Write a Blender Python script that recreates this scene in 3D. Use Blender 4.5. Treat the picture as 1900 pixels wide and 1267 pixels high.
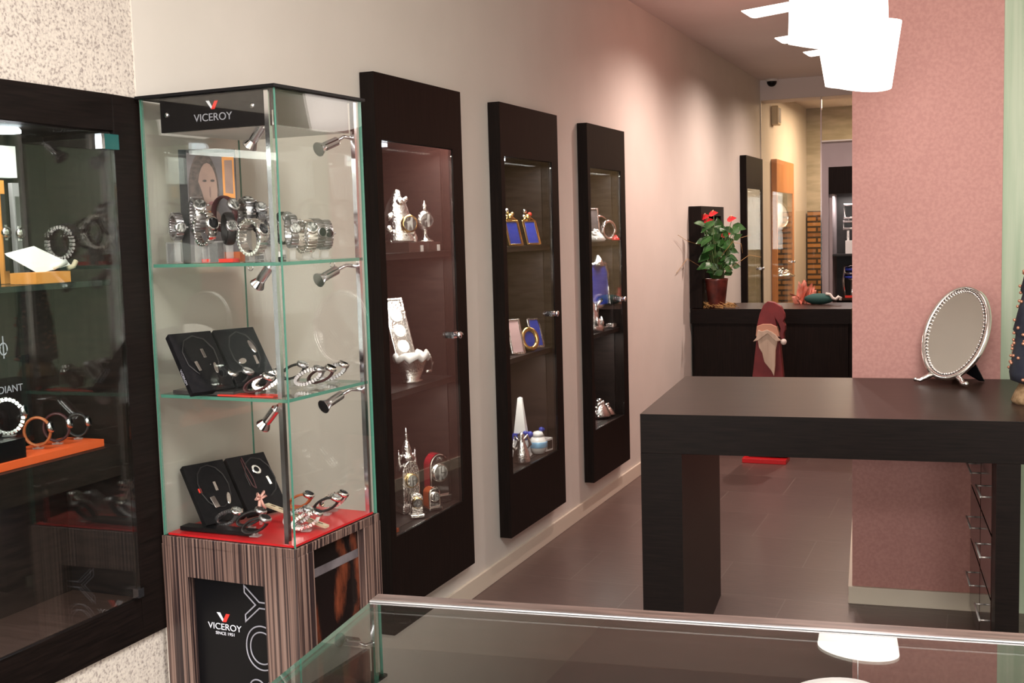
import bpy, bmesh, math, random
import numpy as np
from mathutils import Vector, Matrix
random.seed(7)
for o in list(bpy.data.objects): bpy.data.objects.remove(o)
COL = bpy.context.scene.collection
PI = math.pi
# ------------------------------------------------------------------ camera
F_PX = 2140.0; CXP, CYP = 950.0, 633.5
def _u(v): return v/np.linalg.norm(v)
V = np.array([1833., 407.]); SL = -.028
Yc = _u(np.array([V[0]-CXP, V[1]-CYP, F_PX])); p2 = np.array([V[0]-3000-CXP, V[1]-3000*SL-CYP, F_PX])
Uc = _u(np.cross(Yc, p2))
if Uc[1] > 0: Uc = -Uc
Xc = _u(np.cross(Yc, Uc))
if Xc[0] < 0: Xc = -Xc
R = np.stack([Xc, Yc, Uc], 1)
CAM = np.array([1.924, 0, 1.47])
def ray(px, py): return R.T @ _u(np.array([px-CXP, py-CYP, F_PX]))
def pln(px, py, P, n):
    d = ray(px, py); n = np.array(n, float); t = np.dot(np.array(P, float)-CAM, n)/np.dot(d, n); return CAM+t*d
def onz(px, py, z): return pln(px, py, (0,0,z), (0,0,1))
def onx(px, py, x): return pln(px, py, (x,0,0), (1,0,0))
def ony(px, py, y): return pln(px, py, (0,y,0), (0,1,0))
cam = bpy.data.cameras.new('camera'); co = bpy.data.objects.new('camera', cam); COL.objects.link(co)
M3 = Matrix(((R[0,0], -R[1,0], -R[2,0]), (R[0,1], -R[1,1], -R[2,1]), (R[0,2], -R[1,2], -R[2,2])))
co.matrix_world = Matrix.Translation(Vector(CAM)) @ M3.to_4x4()
cam.sensor_width = 36; cam.lens = F_PX*36/1900; cam.clip_start = .05
sc = bpy.context.scene; sc.camera = co
sc.view_settings.view_transform = 'Standard'; sc.view_settings.look = 'None'
sc.view_settings.exposure = 0.45; sc.view_settings.gamma = 1
# ------------------------------------------------------------------ world and room lights
w = bpy.data.worlds.new('world'); sc.world = w; w.use_nodes = True
w.node_tree.nodes['Background'].inputs[0].default_value = (.9,.75,.7,1); w.node_tree.nodes['Background'].inputs[1].default_value = .05
def area(name, loc, sx, sy, power, col, rot=(0,0,0)):
    l = bpy.data.lights.new(name, 'AREA'); l.shape = 'RECTANGLE'; l.size = sx; l.size_y = sy; l.energy = power; l.color = col
    o = bpy.data.objects.new(name, l); o.location = loc; o.rotation_euler = rot; COL.objects.link(o); return o
def spot(name, loc, target, power, col, ang=70, blend=.6, r=.05):
    l = bpy.data.lights.new(name, 'SPOT'); l.energy = power; l.color = col; l.spot_size = math.radians(ang); l.spot_blend = blend; l.shadow_soft_size = r
    o = bpy.data.objects.new(name, l); o.location = loc
    o.rotation_euler = (Vector(target)-Vector(loc)).to_track_quat('-Z','Y').to_euler(); COL.objects.link(o); return o
area('ceiling_panel_light_front', (2.2, 1.35, 2.74), 1.3, 1.1, 78, (1.0,.98,.95))
area('ceiling_panel_light_entrance', (2.3, -1.3, 2.74), 1.4, 1.0, 62, (1.0,.99,.95))
for yy_,pw_ in ((6.7,105),(8.3,105),(9.8,60)):
    spot('ceiling_downlight', (.85, yy_, 2.75), (.75, yy_, 0), pw_, (1.0,.77,.69), 150, 1, .02)
area('front_fill_light', (2.0, -2.45, 1.25), 3.2, 1.9, 112, (1.0,.95,.91), (PI/2,0,0))  # unseen fill lamp added at the front to brighten low surfaces
area('back_room_light', (.9, 12.2, 2.7), .8, 1.2, 48, (1.0,.68,.42))
# ------------------------------------------------------------------ materials
MATS = {}
def mat(name, col=(.5,.5,.5), rough=.5, metal=0, emit=None, es=1, coat=0, spec=.5):
    m = bpy.data.materials.new(name); m.use_nodes = True; b = m.node_tree.nodes['Principled BSDF']
    b.inputs['Base Color'].default_value = (*col,1); b.inputs['Roughness'].default_value = rough; b.inputs['Metallic'].default_value = metal
    b.inputs['Coat Weight'].default_value = coat; b.inputs['Specular IOR Level'].default_value = spec
    if emit: b.inputs['Emission Color'].default_value = (*emit,1); b.inputs['Emission Strength'].default_value = es
    MATS[name] = m; return m
def nn(m, t): return m.node_tree.nodes.new(t)
def lk(m, a, b): m.node_tree.links.new(a, b)
def bs(m): return m.node_tree.nodes['Principled BSDF']
def tex(m, kind='NOISE', scale=(1,1,1), nscale=5, detail=4, coord='Object'):
    tc = nn(m,'ShaderNodeTexCoord'); mp = nn(m,'ShaderNodeMapping'); mp.inputs['Scale'].default_value = scale
    lk(m, tc.outputs[coord], mp.inputs['Vector'])
    n = nn(m, {'NOISE':'ShaderNodeTexNoise','VOR':'ShaderNodeTexVoronoi','BRICK':'ShaderNodeTexBrick'}[kind])
    lk(m, mp.outputs[0], n.inputs['Vector'])
    n.inputs['Scale'].default_value = nscale
    if kind == 'NOISE': n.inputs['Detail'].default_value = detail
    return n
def ramp(m, src, stops, interp='LINEAR'):
    r = nn(m,'ShaderNodeValToRGB'); r.color_ramp.interpolation = interp
    e = r.color_ramp.elements
    while len(e) < len(stops): e.new(.5)
    for i,(p,c) in enumerate(stops): e[i].position = p; e[i].color = (*c,1)
    lk(m, src, r.inputs[0]); return r
def bump(m, src, strength=.2, dist=.01):
    b = nn(m,'ShaderNodeBump'); b.inputs['Strength'].default_value = strength; b.inputs['Distance'].default_value = dist
    lk(m, src, b.inputs['Height']); lk(m, b.outputs[0], bs(m).inputs['Normal'])
def noisy(name, c1, c2, scale=(1,1,1), ns=8, rough=.5, lo=.35, hi=.65, bmp=0, **k):
    m = mat(name, c1, rough, **k); n = tex(m, 'NOISE', scale, ns)
    r = ramp(m, n.outputs[0], [(lo,c1),(hi,c2)]); lk(m, r.outputs[0], bs(m).inputs['Base Color'])
    if bmp: bump(m, n.outputs[0], bmp, .004)
    return m
wallm = noisy('cream_plaster', (.67,.63,.565), (.70,.66,.595), ns=3, rough=.75)
stipm = mat('stippled_plaster', (.6,.54,.46), .9)
n = tex(stipm, 'NOISE', (1,1,1), 150, 4); r = ramp(stipm, n.outputs[0], [(.34,(.34,.29,.26)),(.46,(.60,.54,.48)),(.62,(.70,.64,.56))]); lk(stipm, r.outputs[0], bs(stipm).inputs['Base Color']); bump(stipm, n.outputs[0], .4, .003)
ceilm = noisy('ceiling_paint', (.70,.63,.60), (.73,.66,.63), ns=2, rough=.8)
pinkm = noisy('rose_wallpaper', (.49,.232,.208), (.55,.275,.24), ns=85, rough=.6, lo=.38, hi=.62, bmp=.05)
greenm = noisy('pale_green_wallpaper', (.36,.47,.33), (.50,.58,.44), scale=(14,1,.5), ns=3, rough=.7)
basebm = mat('white_baseboard', (.72,.64,.52), .45)
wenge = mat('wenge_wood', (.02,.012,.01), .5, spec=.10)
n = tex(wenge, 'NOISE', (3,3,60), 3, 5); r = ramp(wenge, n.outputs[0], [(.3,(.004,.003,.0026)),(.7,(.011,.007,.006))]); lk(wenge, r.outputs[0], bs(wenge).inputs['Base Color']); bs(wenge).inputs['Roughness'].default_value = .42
wengev = mat('wenge_wood_upright_grain', (.02,.012,.01), .52, spec=.10)
n = tex(wengev, 'NOISE', (60,60,2), 3, 5); r = ramp(wengev, n.outputs[0], [(.3,(.005,.0035,.003)),(.7,(.013,.008,.0065))]); lk(wengev, r.outputs[0], bs(wengev).inputs['Base Color'])
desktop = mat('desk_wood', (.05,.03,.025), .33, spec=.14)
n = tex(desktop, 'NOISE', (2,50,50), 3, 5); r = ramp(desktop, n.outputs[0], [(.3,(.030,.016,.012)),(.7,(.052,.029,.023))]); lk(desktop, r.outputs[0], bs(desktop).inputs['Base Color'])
rimwood = noisy('brown_rim_wood', (.045,.028,.023), (.10,.063,.052), scale=(3,40,40), ns=4, rough=.35)
floorm = mat('brown_floor', (.1,.07,.06), .32)
bt = tex(floorm, 'BRICK', (1,1,1), 1.0); bt.offset = .5; bt.inputs['Brick Width'].default_value = .6; bt.inputs['Row Height'].default_value = .45; bt.inputs['Mortar Size'].default_value = .0025
bt.inputs['Color1'].default_value = (.135,.088,.077,1); bt.inputs['Color2'].default_value = (.108,.068,.060,1); bt.inputs['Mortar'].default_value = (.17,.13,.11,1)
n = tex(floorm, 'NOISE', (3,60,1), 3, 4); r = ramp(floorm, n.outputs[0], [(.3,(.78,.78,.78)),(.7,(1.15,1.12,1.1))])
mx = nn(floorm,'ShaderNodeMix'); mx.data_type='RGBA'; mx.blend_type='MULTIPLY'; mx.inputs[0].default_value = 1
lk(floorm, bt.outputs[0], mx.inputs[6]); lk(floorm, r.outputs[0], mx.inputs[7]); lk(floorm, mx.outputs[2], bs(floorm).inputs['Base Color'])
zebra = mat('zebrano_laminate', (.1,.07,.06), .3)
n = tex(zebra, 'NOISE', (170,170,1.2), 1.0, 3); r = ramp(zebra, n.outputs[0], [(.34,(.016,.010,.012)),(.45,(.045,.028,.026)),(.55,(.17,.105,.085)),(.66,(.25,.17,.14))]); lk(zebra, r.outputs[0], bs(zebra).inputs['Base Color'])
chrome = mat('chrome', (.78,.78,.82), .12, 1)
satin = mat('satin_nickel', (.7,.66,.62), .35, .6)
steel = mat('brushed_steel', (.55,.54,.56), .28, 1)
silver = mat('ornate_silver', (.9,.88,.86), .16, 1); n = tex(silver,'NOISE',(1,1,1),140,3); bump(silver,n.outputs[0],.7,.004)
silverp = mat('polished_silver', (.92,.90,.88), .12, 1)
gold = mat('gilt_metal', (.85,.58,.22), .22, 1)
black = mat('black_plastic', (.005,.005,.006), .35, spec=.2)
blackgl = mat('black_gloss_panel', (.012,.010,.010), .08)
velvet = noisy('black_velvet', (.004,.004,.005), (.009,.008,.009), ns=60, rough=.8, spec=.12)
white = mat('white_paint', (.8,.78,.74), .5)
whitegl = mat('white_porcelain', (.86,.84,.82), .2)
redm = mat('red_panel', (.62,.015,.02), .3)
redac = mat('red_acrylic', (.75,.05,.035), .25)
orangem = mat('orange_panel', (.85,.12,.03), .4)
orangeb = mat('orange_block', (.75,.30,.06), .5)
brownred = mat('mahogany', (.30,.06,.02), .15, coat=.6)
cherry = mat('red_enamel', (.28,.01,.02), .1, coat=1)
blue = mat('blue_enamel', (.03,.05,.35), .25)
paleblue = mat('pale_blue_enamel', (.25,.5,.75), .3)
acry = mat('clear_acrylic', (.75,.75,.74), .08); bs(acry).inputs['Alpha'].default_value = .22
tagm = mat('white_tag', (.8,.78,.76), .5)
dialm = mat('white_dial', (.75,.74,.7), .3)
darkdial = mat('dark_dial', (.02,.02,.025), .15)
leatherb = mat('black_leather', (.015,.013,.014), .5)
leathero = mat('orange_leather', (.42,.12,.04), .5)
leatherm = mat('maroon_leather', (.055,.012,.015), .5)
beigem = mat('beige_card', (.62,.52,.36), .5)
brownm = mat('brown_print', (.10,.05,.03), .5)
pinksatin = mat('pink_ribbon', (.7,.38,.32), .4)
lampm = mat('lit_opal_glass', (.95,.9,.88), .3, emit=(1,.88,.80), es=2.4)
litm = mat('lit_tube', (.9,.95,1), .3, emit=(.85,.9,1), es=6)
lensm = mat('lamp_lens', (.45,.62,.5), .15)
leafm = noisy('anthurium_leaf', (.012,.055,.012), (.04,.14,.03), ns=12, rough=.35)
stemm = mat('plant_stem', (.08,.14,.04), .5)
spathe = mat('red_spathe', (.75,.03,.04), .2)
raffia = noisy('raffia_straw', (.30,.16,.05), (.55,.33,.12), ns=30, rough=.7)
potm = noisy('mottled_red_pot', (.05,.012,.010), (.14,.028,.02), ns=14, rough=.3)
figred = noisy('painted_red_wood', (.12,.010,.013), (.19,.018,.02), ns=9, rough=.6)
figskin = mat('painted_face_wood', (.50,.26,.17), .6)
figbeard = noisy('painted_beard_wood', (.42,.32,.24), (.55,.44,.34), scale=(8,8,1), ns=4, rough=.7)
treem = noisy('dark_fabric_tree', (.012,.014,.03), (.03,.035,.05), ns=18, rough=.8, bmp=.4)
beadm = mat('copper_bead', (.6,.28,.18), .3, .5)
burlap = noisy('burlap', (.22,.13,.06), (.40,.26,.14), ns=60, rough=.9, bmp=.5)
tealm = mat('teal_felt', (.02,.08,.07), .85)
whitefur = mat('white_felt', (.7,.66,.6), .9)
salmon = noisy('salmon_tissue', (.75,.22,.14), (.85,.40,.30), ns=25, rough=.8)
orangelitwood = noisy('orange_lit_wood', (.55,.22,.07), (.66,.29,.10), scale=(4,4,.6), ns=4, rough=.45)  # orange light of the back room is put into this wood colour
brownwood = mat('stacked_brown_wood', (.3,.15,.05), .6)
n = tex(brownwood,'BRICK',(1,1,1),1); [q for q in brownwood.node_tree.nodes if q.type=='MAPPING'][0].inputs['Rotation'].default_value=(PI/2,0,0); n.inputs['Brick Width'].default_value=.25; n.inputs['Row Height'].default_value=.06; n.inputs['Mortar Size'].default_value=.012
n.inputs['Color1'].default_value=(.42,.20,.06,1); n.inputs['Color2'].default_value=(.25,.11,.04,1); n.inputs['Mortar'].default_value=(.05,.03,.015,1); lk(brownwood, n.outputs[0], bs(brownwood).inputs['Base Color'])
stonem = noisy('stacked_stone', (.36,.33,.24), (.50,.46,.36), scale=(2,2,9), ns=2, rough=.9, bmp=.6)
greyp = noisy('grey_mauve_panel', (.36,.30,.31), (.40,.34,.35), ns=3, rough=.5)
edgem = mat('green_glass_edge', (.08,.24,.18), .12)
mirrorm = mat('mirror_silvering', (.88,.88,.86), .02, 1)
darkin = mat('dark_interior', (.012,.010,.010), .5)
skin = noisy('print_skin', (.20,.12,.10), (.36,.23,.18), ns=14, rough=.5, lo=.3, hi=.7); skind = mat('print_skin_shade', (.17,.10,.085), .5); lips = mat('print_lips', (.24,.08,.08), .5); hair = noisy('print_hair', (.03,.02,.016), (.09,.06,.05), scale=(40,40,3), ns=2, rough=.5)
greyprint = noisy('print_grey', (.06,.05,.055), (.16,.14,.15), ns=12, rough=.5); letter = mat('silver_letter', (.35,.35,.4), .4); letterw = mat('white_letter', (.8,.82,.9), .5)
logored = mat('red_print', (.8,.04,.03), .4)
flame = mat('amber_photo_print', (.02,.01,.01), .2)
n = tex(flame,'NOISE',(9,9,3.5),1.2,5); r = ramp(flame, n.outputs[0], [(.48,(.006,.004,.004)),(.56,(.14,.035,.016)),(.70,(.34,.11,.05))]); lk(flame, r.outputs[0], bs(flame).inputs['Base Color'])
def glassmat(name, tint=(.985,.992,.983), rough=0.0, ior=1.5, boost=1.0):
    m = bpy.data.materials.new(name); m.use_nodes = True; nt = m.node_tree; nt.nodes.remove(nt.nodes['Principled BSDF'])
    t = nn(m,'ShaderNodeBsdfTransparent'); t.inputs[0].default_value = (*tint,1)
    g = nn(m,'ShaderNodeBsdfGlossy'); g.inputs['Roughness'].default_value = rough; g.inputs[0].default_value = (.95,.97,.96,1)
    gm = nn(m,'ShaderNodeNewGeometry'); dt = nn(m,'ShaderNodeVectorMath'); dt.operation='DOT_PRODUCT'; lk(m,gm.outputs['Incoming'],dt.inputs[0]); lk(m,gm.outputs['Normal'],dt.inputs[1])
    def mth(op,a,b):
        q=nn(m,'ShaderNodeMath'); q.operation=op
        for i,v in enumerate((a,b)):
            if isinstance(v,(int,float)): q.inputs[i].default_value=v
            elif v is not None: lk(m,v,q.inputs[i])
        return q.outputs[0]
    fr = mth('ADD', mth('MULTIPLY', mth('POWER', mth('SUBTRACT',1.0,mth('ABSOLUTE',dt.outputs['Value'],None)),5.0), .96), .04)
    mm = nn(m,'ShaderNodeMath'); mm.operation='MULTIPLY'; mm.inputs[1].default_value = boost; mm.use_clamp = True
    x = nn(m,'ShaderNodeMixShader'); lk(m,fr,mm.inputs[0]); lk(m,mm.outputs[0],x.inputs[0]); lk(m,t.outputs[0],x.inputs[1]); lk(m,g.outputs[0],x.inputs[2])
    lk(m,x.outputs[0],nt.nodes['Material Output'].inputs[0]); MATS[name]=m; return m
glass = glassmat('clear_glass'); glassd = glassmat('smoked_glass', (.62,.635,.615), boost=1.9); glassw = glassmat('window_glass', (.88,.92,.9))
# ------------------------------------------------------------------ mesh builder
class MB:
    def __init__(s): s.bm = bmesh.new(); s.mats = []; s.T = Matrix()
    def mi(s, m):
        if m not in s.mats: s.mats.append(m)
        return s.mats.index(m)
    def add(s, vs, fs, m, smooth=False):
        i = s.mi(m); v = [s.bm.verts.new(s.T @ Vector(p)) for p in vs]
        for f in fs:
            try: q = s.bm.faces.new([v[k] for k in f]); q.material_index = i; q.smooth = smooth
            except ValueError: pass
        return s
    def box(s, a, b, m, em=None):
        (x0,y0,z0),(x1,y1,z1) = [(min(p,q)) for p,q in zip(a,b)],[(max(p,q)) for p,q in zip(a,b)]
        vs = [(x0,y0,z0),(x1,y0,z0),(x1,y1,z0),(x0,y1,z0),(x0,y0,z1),(x1,y0,z1),(x1,y1,z1),(x0,y1,z1)]
        fs = [(0,3,2,1),(4,5,6,7),(0,1,5,4),(1,2,6,5),(2,3,7,6),(3,0,4,7)]
        if em is None: return s.add(vs, fs, m)
        d = sorted([x1-x0,y1-y0,z1-z0]); i = s.mi(m); j = s.mi(em); v = [s.bm.verts.new(s.T @ Vector(p)) for p in vs]
        thin = [x1-x0,y1-y0,z1-z0].index(d[0]); ax = [2,2,1,0,1,0]
        for f,a_ in zip(fs,ax): q = s.bm.faces.new([v[k] for k in f]); q.material_index = i if a_==thin else j
        return s
    def lathe(s, prof, m, seg=24, c=(0,0,0), smooth=True, axis='z'):
        vs=[];fs=[];n=len(prof)
        for k in range(seg):
            a=2*PI*k/seg
            for r_,z in prof:
                p=(r_*math.cos(a), r_*math.sin(a), z)
                if axis=='x': p=(p[2],p[0],p[1])
                if axis=='y': p=(p[0],p[2],p[1])
                vs.append((p[0]+c[0],p[1]+c[1],p[2]+c[2]))
        for k in range(seg):
            k2=(k+1)%seg
            for j in range(n-1): fs.append((k*n+j,k2*n+j,k2*n+j+1,k*n+j+1))
        if prof[0][0]>1e-6: fs.append(tuple(k*n for k in reversed(range(seg))))
        if prof[-1][0]>1e-6: fs.append(tuple(k*n+n-1 for k in range(seg)))
        return s.add(vs,fs,m,smooth)
    def tube(s, pts, r_, m, seg=8, closed=False, smooth=True, flat=None):
        pts=[Vector(p) for p in pts]; n=len(pts); vs=[];fs=[]
        for i,p in enumerate(pts):
            a=pts[(i-1)%n] if closed or i>0 else p; b=pts[(i+1)%n] if closed or i<n-1 else p
            t=(b-a).normalized(); up=Vector((0,0,1)) if abs(t.z)<.9 else Vector((0,1,0))
            if flat is not None: up=Vector(flat)
            x=t.cross(up).normalized(); y=x.cross(t).normalized()
            rr = r_[i] if isinstance(r_,(list,tuple)) and not flat else r_
            for k in range(seg):
                an=2*PI*k/seg
                if flat is not None: vs.append(p+x*rr[0]*math.cos(an)+y*rr[1]*math.sin(an))
                else: vs.append(p+(x*math.cos(an)+y*math.sin(an))*rr)
        m_=n if closed else n-1
        for i in range(m_):
            j=(i+1)%n
            for k in range(seg): k2=(k+1)%seg; fs.append((i*seg+k,i*seg+k2,j*seg+k2,j*seg+k))
        if not closed: fs.append(tuple(reversed(range(seg)))); fs.append(tuple((n-1)*seg+k for k in range(seg)))
        return s.add([tuple(v) for v in vs],fs,m,smooth)
    def ball(s, c, r_, m, seg=14, sc_=(1,1,1)):
        prof=[(max(0,math.sin(PI*i/8)*r_),-math.cos(PI*i/8)*r_) for i in range(9)]; prof[0]=(0,-r_); prof[-1]=(0,r_)
        vs=[];fs=[];n=9
        for k in range(seg):
            a=2*PI*k/seg
            for q,z in prof: vs.append((c[0]+q*math.cos(a)*sc_[0],c[1]+q*math.sin(a)*sc_[1],c[2]+z*sc_[2]))
        for k in range(seg):
            k2=(k+1)%seg
            for j in range(n-1): fs.append((k*n+j,k2*n+j,k2*n+j+1,k*n+j+1))
        return s.add(vs,fs,m,True)
    def prism(s, poly, d, m, smooth=False):   # poly: 3D points, extruded by vector d
        n=len(poly); d=Vector(d); vs=[tuple(Vector(p)) for p in poly]+[tuple(Vector(p)+d) for p in poly]
        fs=[tuple(range(n)),tuple(reversed(range(n,2*n)))]+[(i,i+n,(i+1)%n+n,(i+1)%n) for i in range(n)]
        return s.add(vs,fs,m,smooth)
    def xf(s, M): s.T = M; return s
def obj(name, mb, parent=None, bevel=0, **k):
    bm=mb.bm; bmesh.ops.remove_doubles(bm, verts=bm.verts, dist=1e-6); bmesh.ops.recalc_face_normals(bm, faces=bm.faces)
    me=bpy.data.meshes.new(name); bm.to_mesh(me); bm.free()
    for m in mb.mats: me.materials.append(m)
    o=bpy.data.objects.new(name, me); COL.objects.link(o)
    if parent: o.parent=parent
    if bevel:
        b=o.modifiers.new('bevel','BEVEL'); b.width=bevel; b.segments=2; b.limit_method='ANGLE'
    for a,v in k.items(): o[a]=v
    return o
def thing(name, label, cat, loc=(0,0,0), rz=0, group=None):
    o=bpy.data.objects.new(name,None); COL.objects.link(o); o.location=Vector([float(a) for a in loc]); o.rotation_euler=(0,0,rz); o.empty_display_size=.05
    o['label']=label; o['category']=cat
    if group: o['group']=group
    return o
def struct(name, mb, **k): o=obj(name,mb,**k); o['kind']='structure'; return o
def text(name, s, size, m, parent, M, outline=0, extrude=.0004, align='CENTER', sx=1):
    c=bpy.data.curves.new(name,'FONT'); c.body=s; c.size=size; c.align_x=align; c.extrude=extrude
    if outline: c.fill_mode='NONE'; c.bevel_depth=outline; c.extrude=0; c.bevel_resolution=1
    t=bpy.data.objects.new(name,c); COL.objects.link(t); bpy.context.view_layer.update()
    me=bpy.data.meshes.new_from_object(t.evaluated_get(bpy.context.evaluated_depsgraph_get())); bpy.data.objects.remove(t)
    me.transform(M @ Matrix.Scale(sx,4,(1,0,0))); me.materials.clear(); me.materials.append(m)
    for p in me.polygons: p.material_index=0
    o=bpy.data.objects.new(name,me); COL.objects.link(o); o.parent=parent; return o
def face_m(o, xd, yd):   # matrix whose X,Y axes are xd,yd
    x=Vector(xd).normalized(); y=Vector(yd).normalized(); z=x.cross(y)
    return Matrix(((x.x,y.x,z.x,o[0]),(x.y,y.y,z.y,o[1]),(x.z,y.z,z.z,o[2]),(0,0,0,1)))
# ------------------------------------------------------------------ room
CEIL=2.78
struct('floor', MB().box((-.0,-2.6,-.1),(4.2,14,0),floorm))
struct('ceiling', MB().box((-.3,-2.6,CEIL),(4.2,14,CEIL+.1),ceilm))
CABS=[(3.393,4.07,.17,2.01),(4.452,5.145,.17,2.01),(5.58,6.23,.17,2.01)]
FAR=[(9.74,10.5,.17,2.06),(11.25,12.3,.17,2.10)]
def wall_with_holes(name, y0, y1, holes, m, x=0, depth=.3):
    b=MB(); y=y0
    for (a,c,z0,z1) in holes:
        b.box((x-depth,y,0),(x,a,CEIL),m); b.box((x-depth,a,0),(x,c,z0),m); b.box((x-depth,a,z1),(x,c,CEIL),m); b.box((x-depth,a,z0),(x-depth+.02,c,z1),m); y=c
    b.box((x-depth,y,0),(x,y1,CEIL),m); return struct(name,b)
hol=[(a+.03,c-.03,z0+.05,z1-.05) for a,c,z0,z1 in CABS+FAR]
hol.insert(3,(7.98,8.6,.98,1.56))
wall_with_holes('wall_left', 2.30, 14, hol, wallm)
# front stretch of the same wall is rough stippled plaster with the big showcase let into it
SH=(1.30,2.294,.50,1.82)
wall_with_holes('wall_left_front', -2.6, 2.30, [(SH[0]+.03,SH[1]-.03,SH[2]+.03,SH[3]-.03)], stipm, x=-.004, depth=.30)
bb=MB().box((0,2.32,0),(.012,14,.075),basebm); struct('baseboard_left', bb, bevel=.002)
struct('wall_right', MB().box((4.1,-2.6,0),(4.2,14,CEIL),wallm))
struct('wall_front', MB().box((-.3,-2.7,0),(4.2,-2.6,CEIL),wallm))
struct('wall_far_end', MB().box((-.1,13.6,0),(4.2,13.75,CEIL),stonem).box((.02,13.52,0),(.6,13.6,1.62),brownwood))
struct('ceiling_beam', MB().box((0,10.70,2.60),(1.6,11.0,CEIL),ceilm))
# island frame : column, desk, green wall share a 5.2 degree turn
TH=math.radians(5.2); ISL=Matrix.Translation((.905,3.513,0)) @ Matrix.Rotation(TH,4,'Z')
c=MB().xf(ISL); c.box((.636,.97,0),(1.160,3.6,CEIL),pinkm); struct('wall_column', c)
c=MB().xf(ISL); c.box((.622,.955,0),(1.127,.97,.068),basebm).box((.622,.97,0),(.636,3.6,.068),basebm); struct('baseboard_column', c, bevel=.002)
c=MB().xf(ISL); c.box((1.1605,.972,0),(2.6,1.05,CEIL),greenm); struct('wall_green', c)
# ------------------------------------------------------------------ wall cabinets
def wall_cabinet(y0,y1,z0,z1,label,wood=wengev,D=.055,inner=True,shelves=(.93,1.41),lit=8,knob=True,cat='wall cabinet',zb=.44,zt=1.79,group='wall cabinets with glass doors'):
    t=thing('wall_cabinet',label,cat,(0,y0,z0),0,group); W=y1-y0; Hh=z1-z0; a,b=.04,W-.085; wb,wt=zb-z0,zt-z0
    e=.003
    m=MB().box((e,0,0),(D,a,Hh),wood).box((e,b,0),(D,W,Hh),wood).box((e,a,0),(D,b,wb),wood).box((e,a,wt),(D,b,Hh),wood)
    obj('frame',m,t)
    m=MB().box((-.25,a-.008,wb-.02),(0,a,wt+.02),darkwood).box((-.25,b,wb-.02),(0,b+.008,wt+.02),darkwood).box((-.25,a,wb-.02),(0,b,wb),darkwood).box((-.25,a,wt),(0,b,wt+.02),darkwood).box((-.262,a-.008,wb-.02),(-.25,b+.008,wt+.02),darkwood)
    obj('recess_lining',m,t)
    for s_ in shelves: obj('shelf',MB().box((-.25,a,s_-z0-.022),(.034,b,s_-z0),darkwood),t)
    if lit:
        g=obj('light_strip',MB().box((-.02,a+.02,wt-.012),(.0,a+.14,wt-.001),litm),t)
        for sz,pw in [(zt-.02,1.0)]+[(q-.03,.8) for q in shelves]:
            l=area('cabinet_light',(-.06,y0+(a+b)/2,sz),.04,.4,lit*pw*.28,(1,.93,.86)); 
            l.parent=t; l.location=(.0,(a+b)/2,sz-z0)
    d=obj('glass_door',MB().box((D-.009,a+.002,wb+.003),(D-.004,b-.002,wt-.003),glass),t)
    if knob: obj('knob',MB().lathe([(.006,0),(.006,.018),(.014,.02),(.014,.03),(.008,.034)],chrome,14,(D-.004,b-.035,1.09-z0),axis='x').box((D-.004,b-.05,1.078-z0),(D+.004,b-.01,1.102-z0),chrome).lathe([(.007,0),(.009,.03)],chrome,10,(D+.014,b-.035,1.09-z0),axis='y'),d)
    return t
darkwood=noisy('dark_brown_lining',(.009,.0055,.0048),(.019,.011,.009),scale=(3,3,30),ns=3,rough=.5,spec=.25)
wall_cabinet(*CABS[0],'tall dark wall cabinet nearest the glass tower, holding silver clocks and a basket')
wall_cabinet(*CABS[1],'middle of the three large dark wall cabinets, holding small gilt and blue photo frames')
wall_cabinet(*CABS[2],'third dark wall cabinet from the tower, last one before the potted plant')
wall_cabinet(*FAR[0],'narrow-looking dark wall cabinet right beside the far glass partition',lit=6)
wall_cabinet(*FAR[1],'wall cabinet with orange light in its wood colour, seen through the far glass partition',wood=orangelitwood,lit=10)
t=thing('niche_cabinet','small dark wall cabinet directly behind the red-flowering potted plant','wall cabinet',(0,7.92,.91))
m=MB().box((.003,0,0),(.09,.09,.707),wengev).box((.003,.64,0),(.09,.74,.707),wengev).box((.003,.09,.64),(.09,.64,.707),wengev).box((.003,.09,0),(.09,.64,.1),wengev); obj('frame',m,t)
obj('recess_lining',MB().box((-.2,.075,.08),(-.19,.67,.64),darkwood).box((-.19,.075,.08),(0,.083,.64),darkwood).box((-.19,.662,.08),(0,.67,.64),darkwood),t)
obj('shelf',MB().box((-.19,.09,.34),(-.0,.64,.355),steel),t)
# ------------------------------------------------------------------ left showcase
t=thing('recessed_showcase','large dark-framed recessed showcase at the left, watches behind its glass','showcase',(0,SH[0],SH[2])); W=SH[1]-SH[0]; Hh=SH[3]-SH[2]
fw=.096; D=.012; zt_=Hh-.085; zb_=.105
m=MB().box((0,W-fw,0),(D,W,Hh),wenge).box((0,0,0),(D,fw,Hh),wenge).box((0,fw,0),(D,W-fw,zb_),wenge).box((0,fw,zt_),(D,W-fw,Hh),wenge); obj('frame',m,t,bevel=.002)
m=MB().box((-.21,.035,.035),(-.20,W-.035,Hh-.035),darkwood).box((-.20,W-.10,zb_-.02),(0,W-.09,zt_+.02),darkwood).box((-.20,.09,zb_-.02),(0,.10,zt_+.02),darkwood).box((-.20,.1,zt_),(0,W-.1,zt_+.02),darkwood); obj('lining',m,t)
obj('bottom_board',MB().box((-.20,.1,zb_-.02),(0,W-.1,zb_),desktop),t)
obj('shelf',MB().box((-.20,.1,.41),(-.02,W-.101,.485),darkwood),t)
obj('glass_shelf',MB().box((-.20,.1,.872),(-.02,W-.101,.885),mat('smoked_green_shelf',(.012,.02,.016),.15)),t)
obj('glass_door',MB().box((.008,fw+.003,zb_+.005),(.013,W-fw-.003,zt_-.005),glassw),t)
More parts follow.
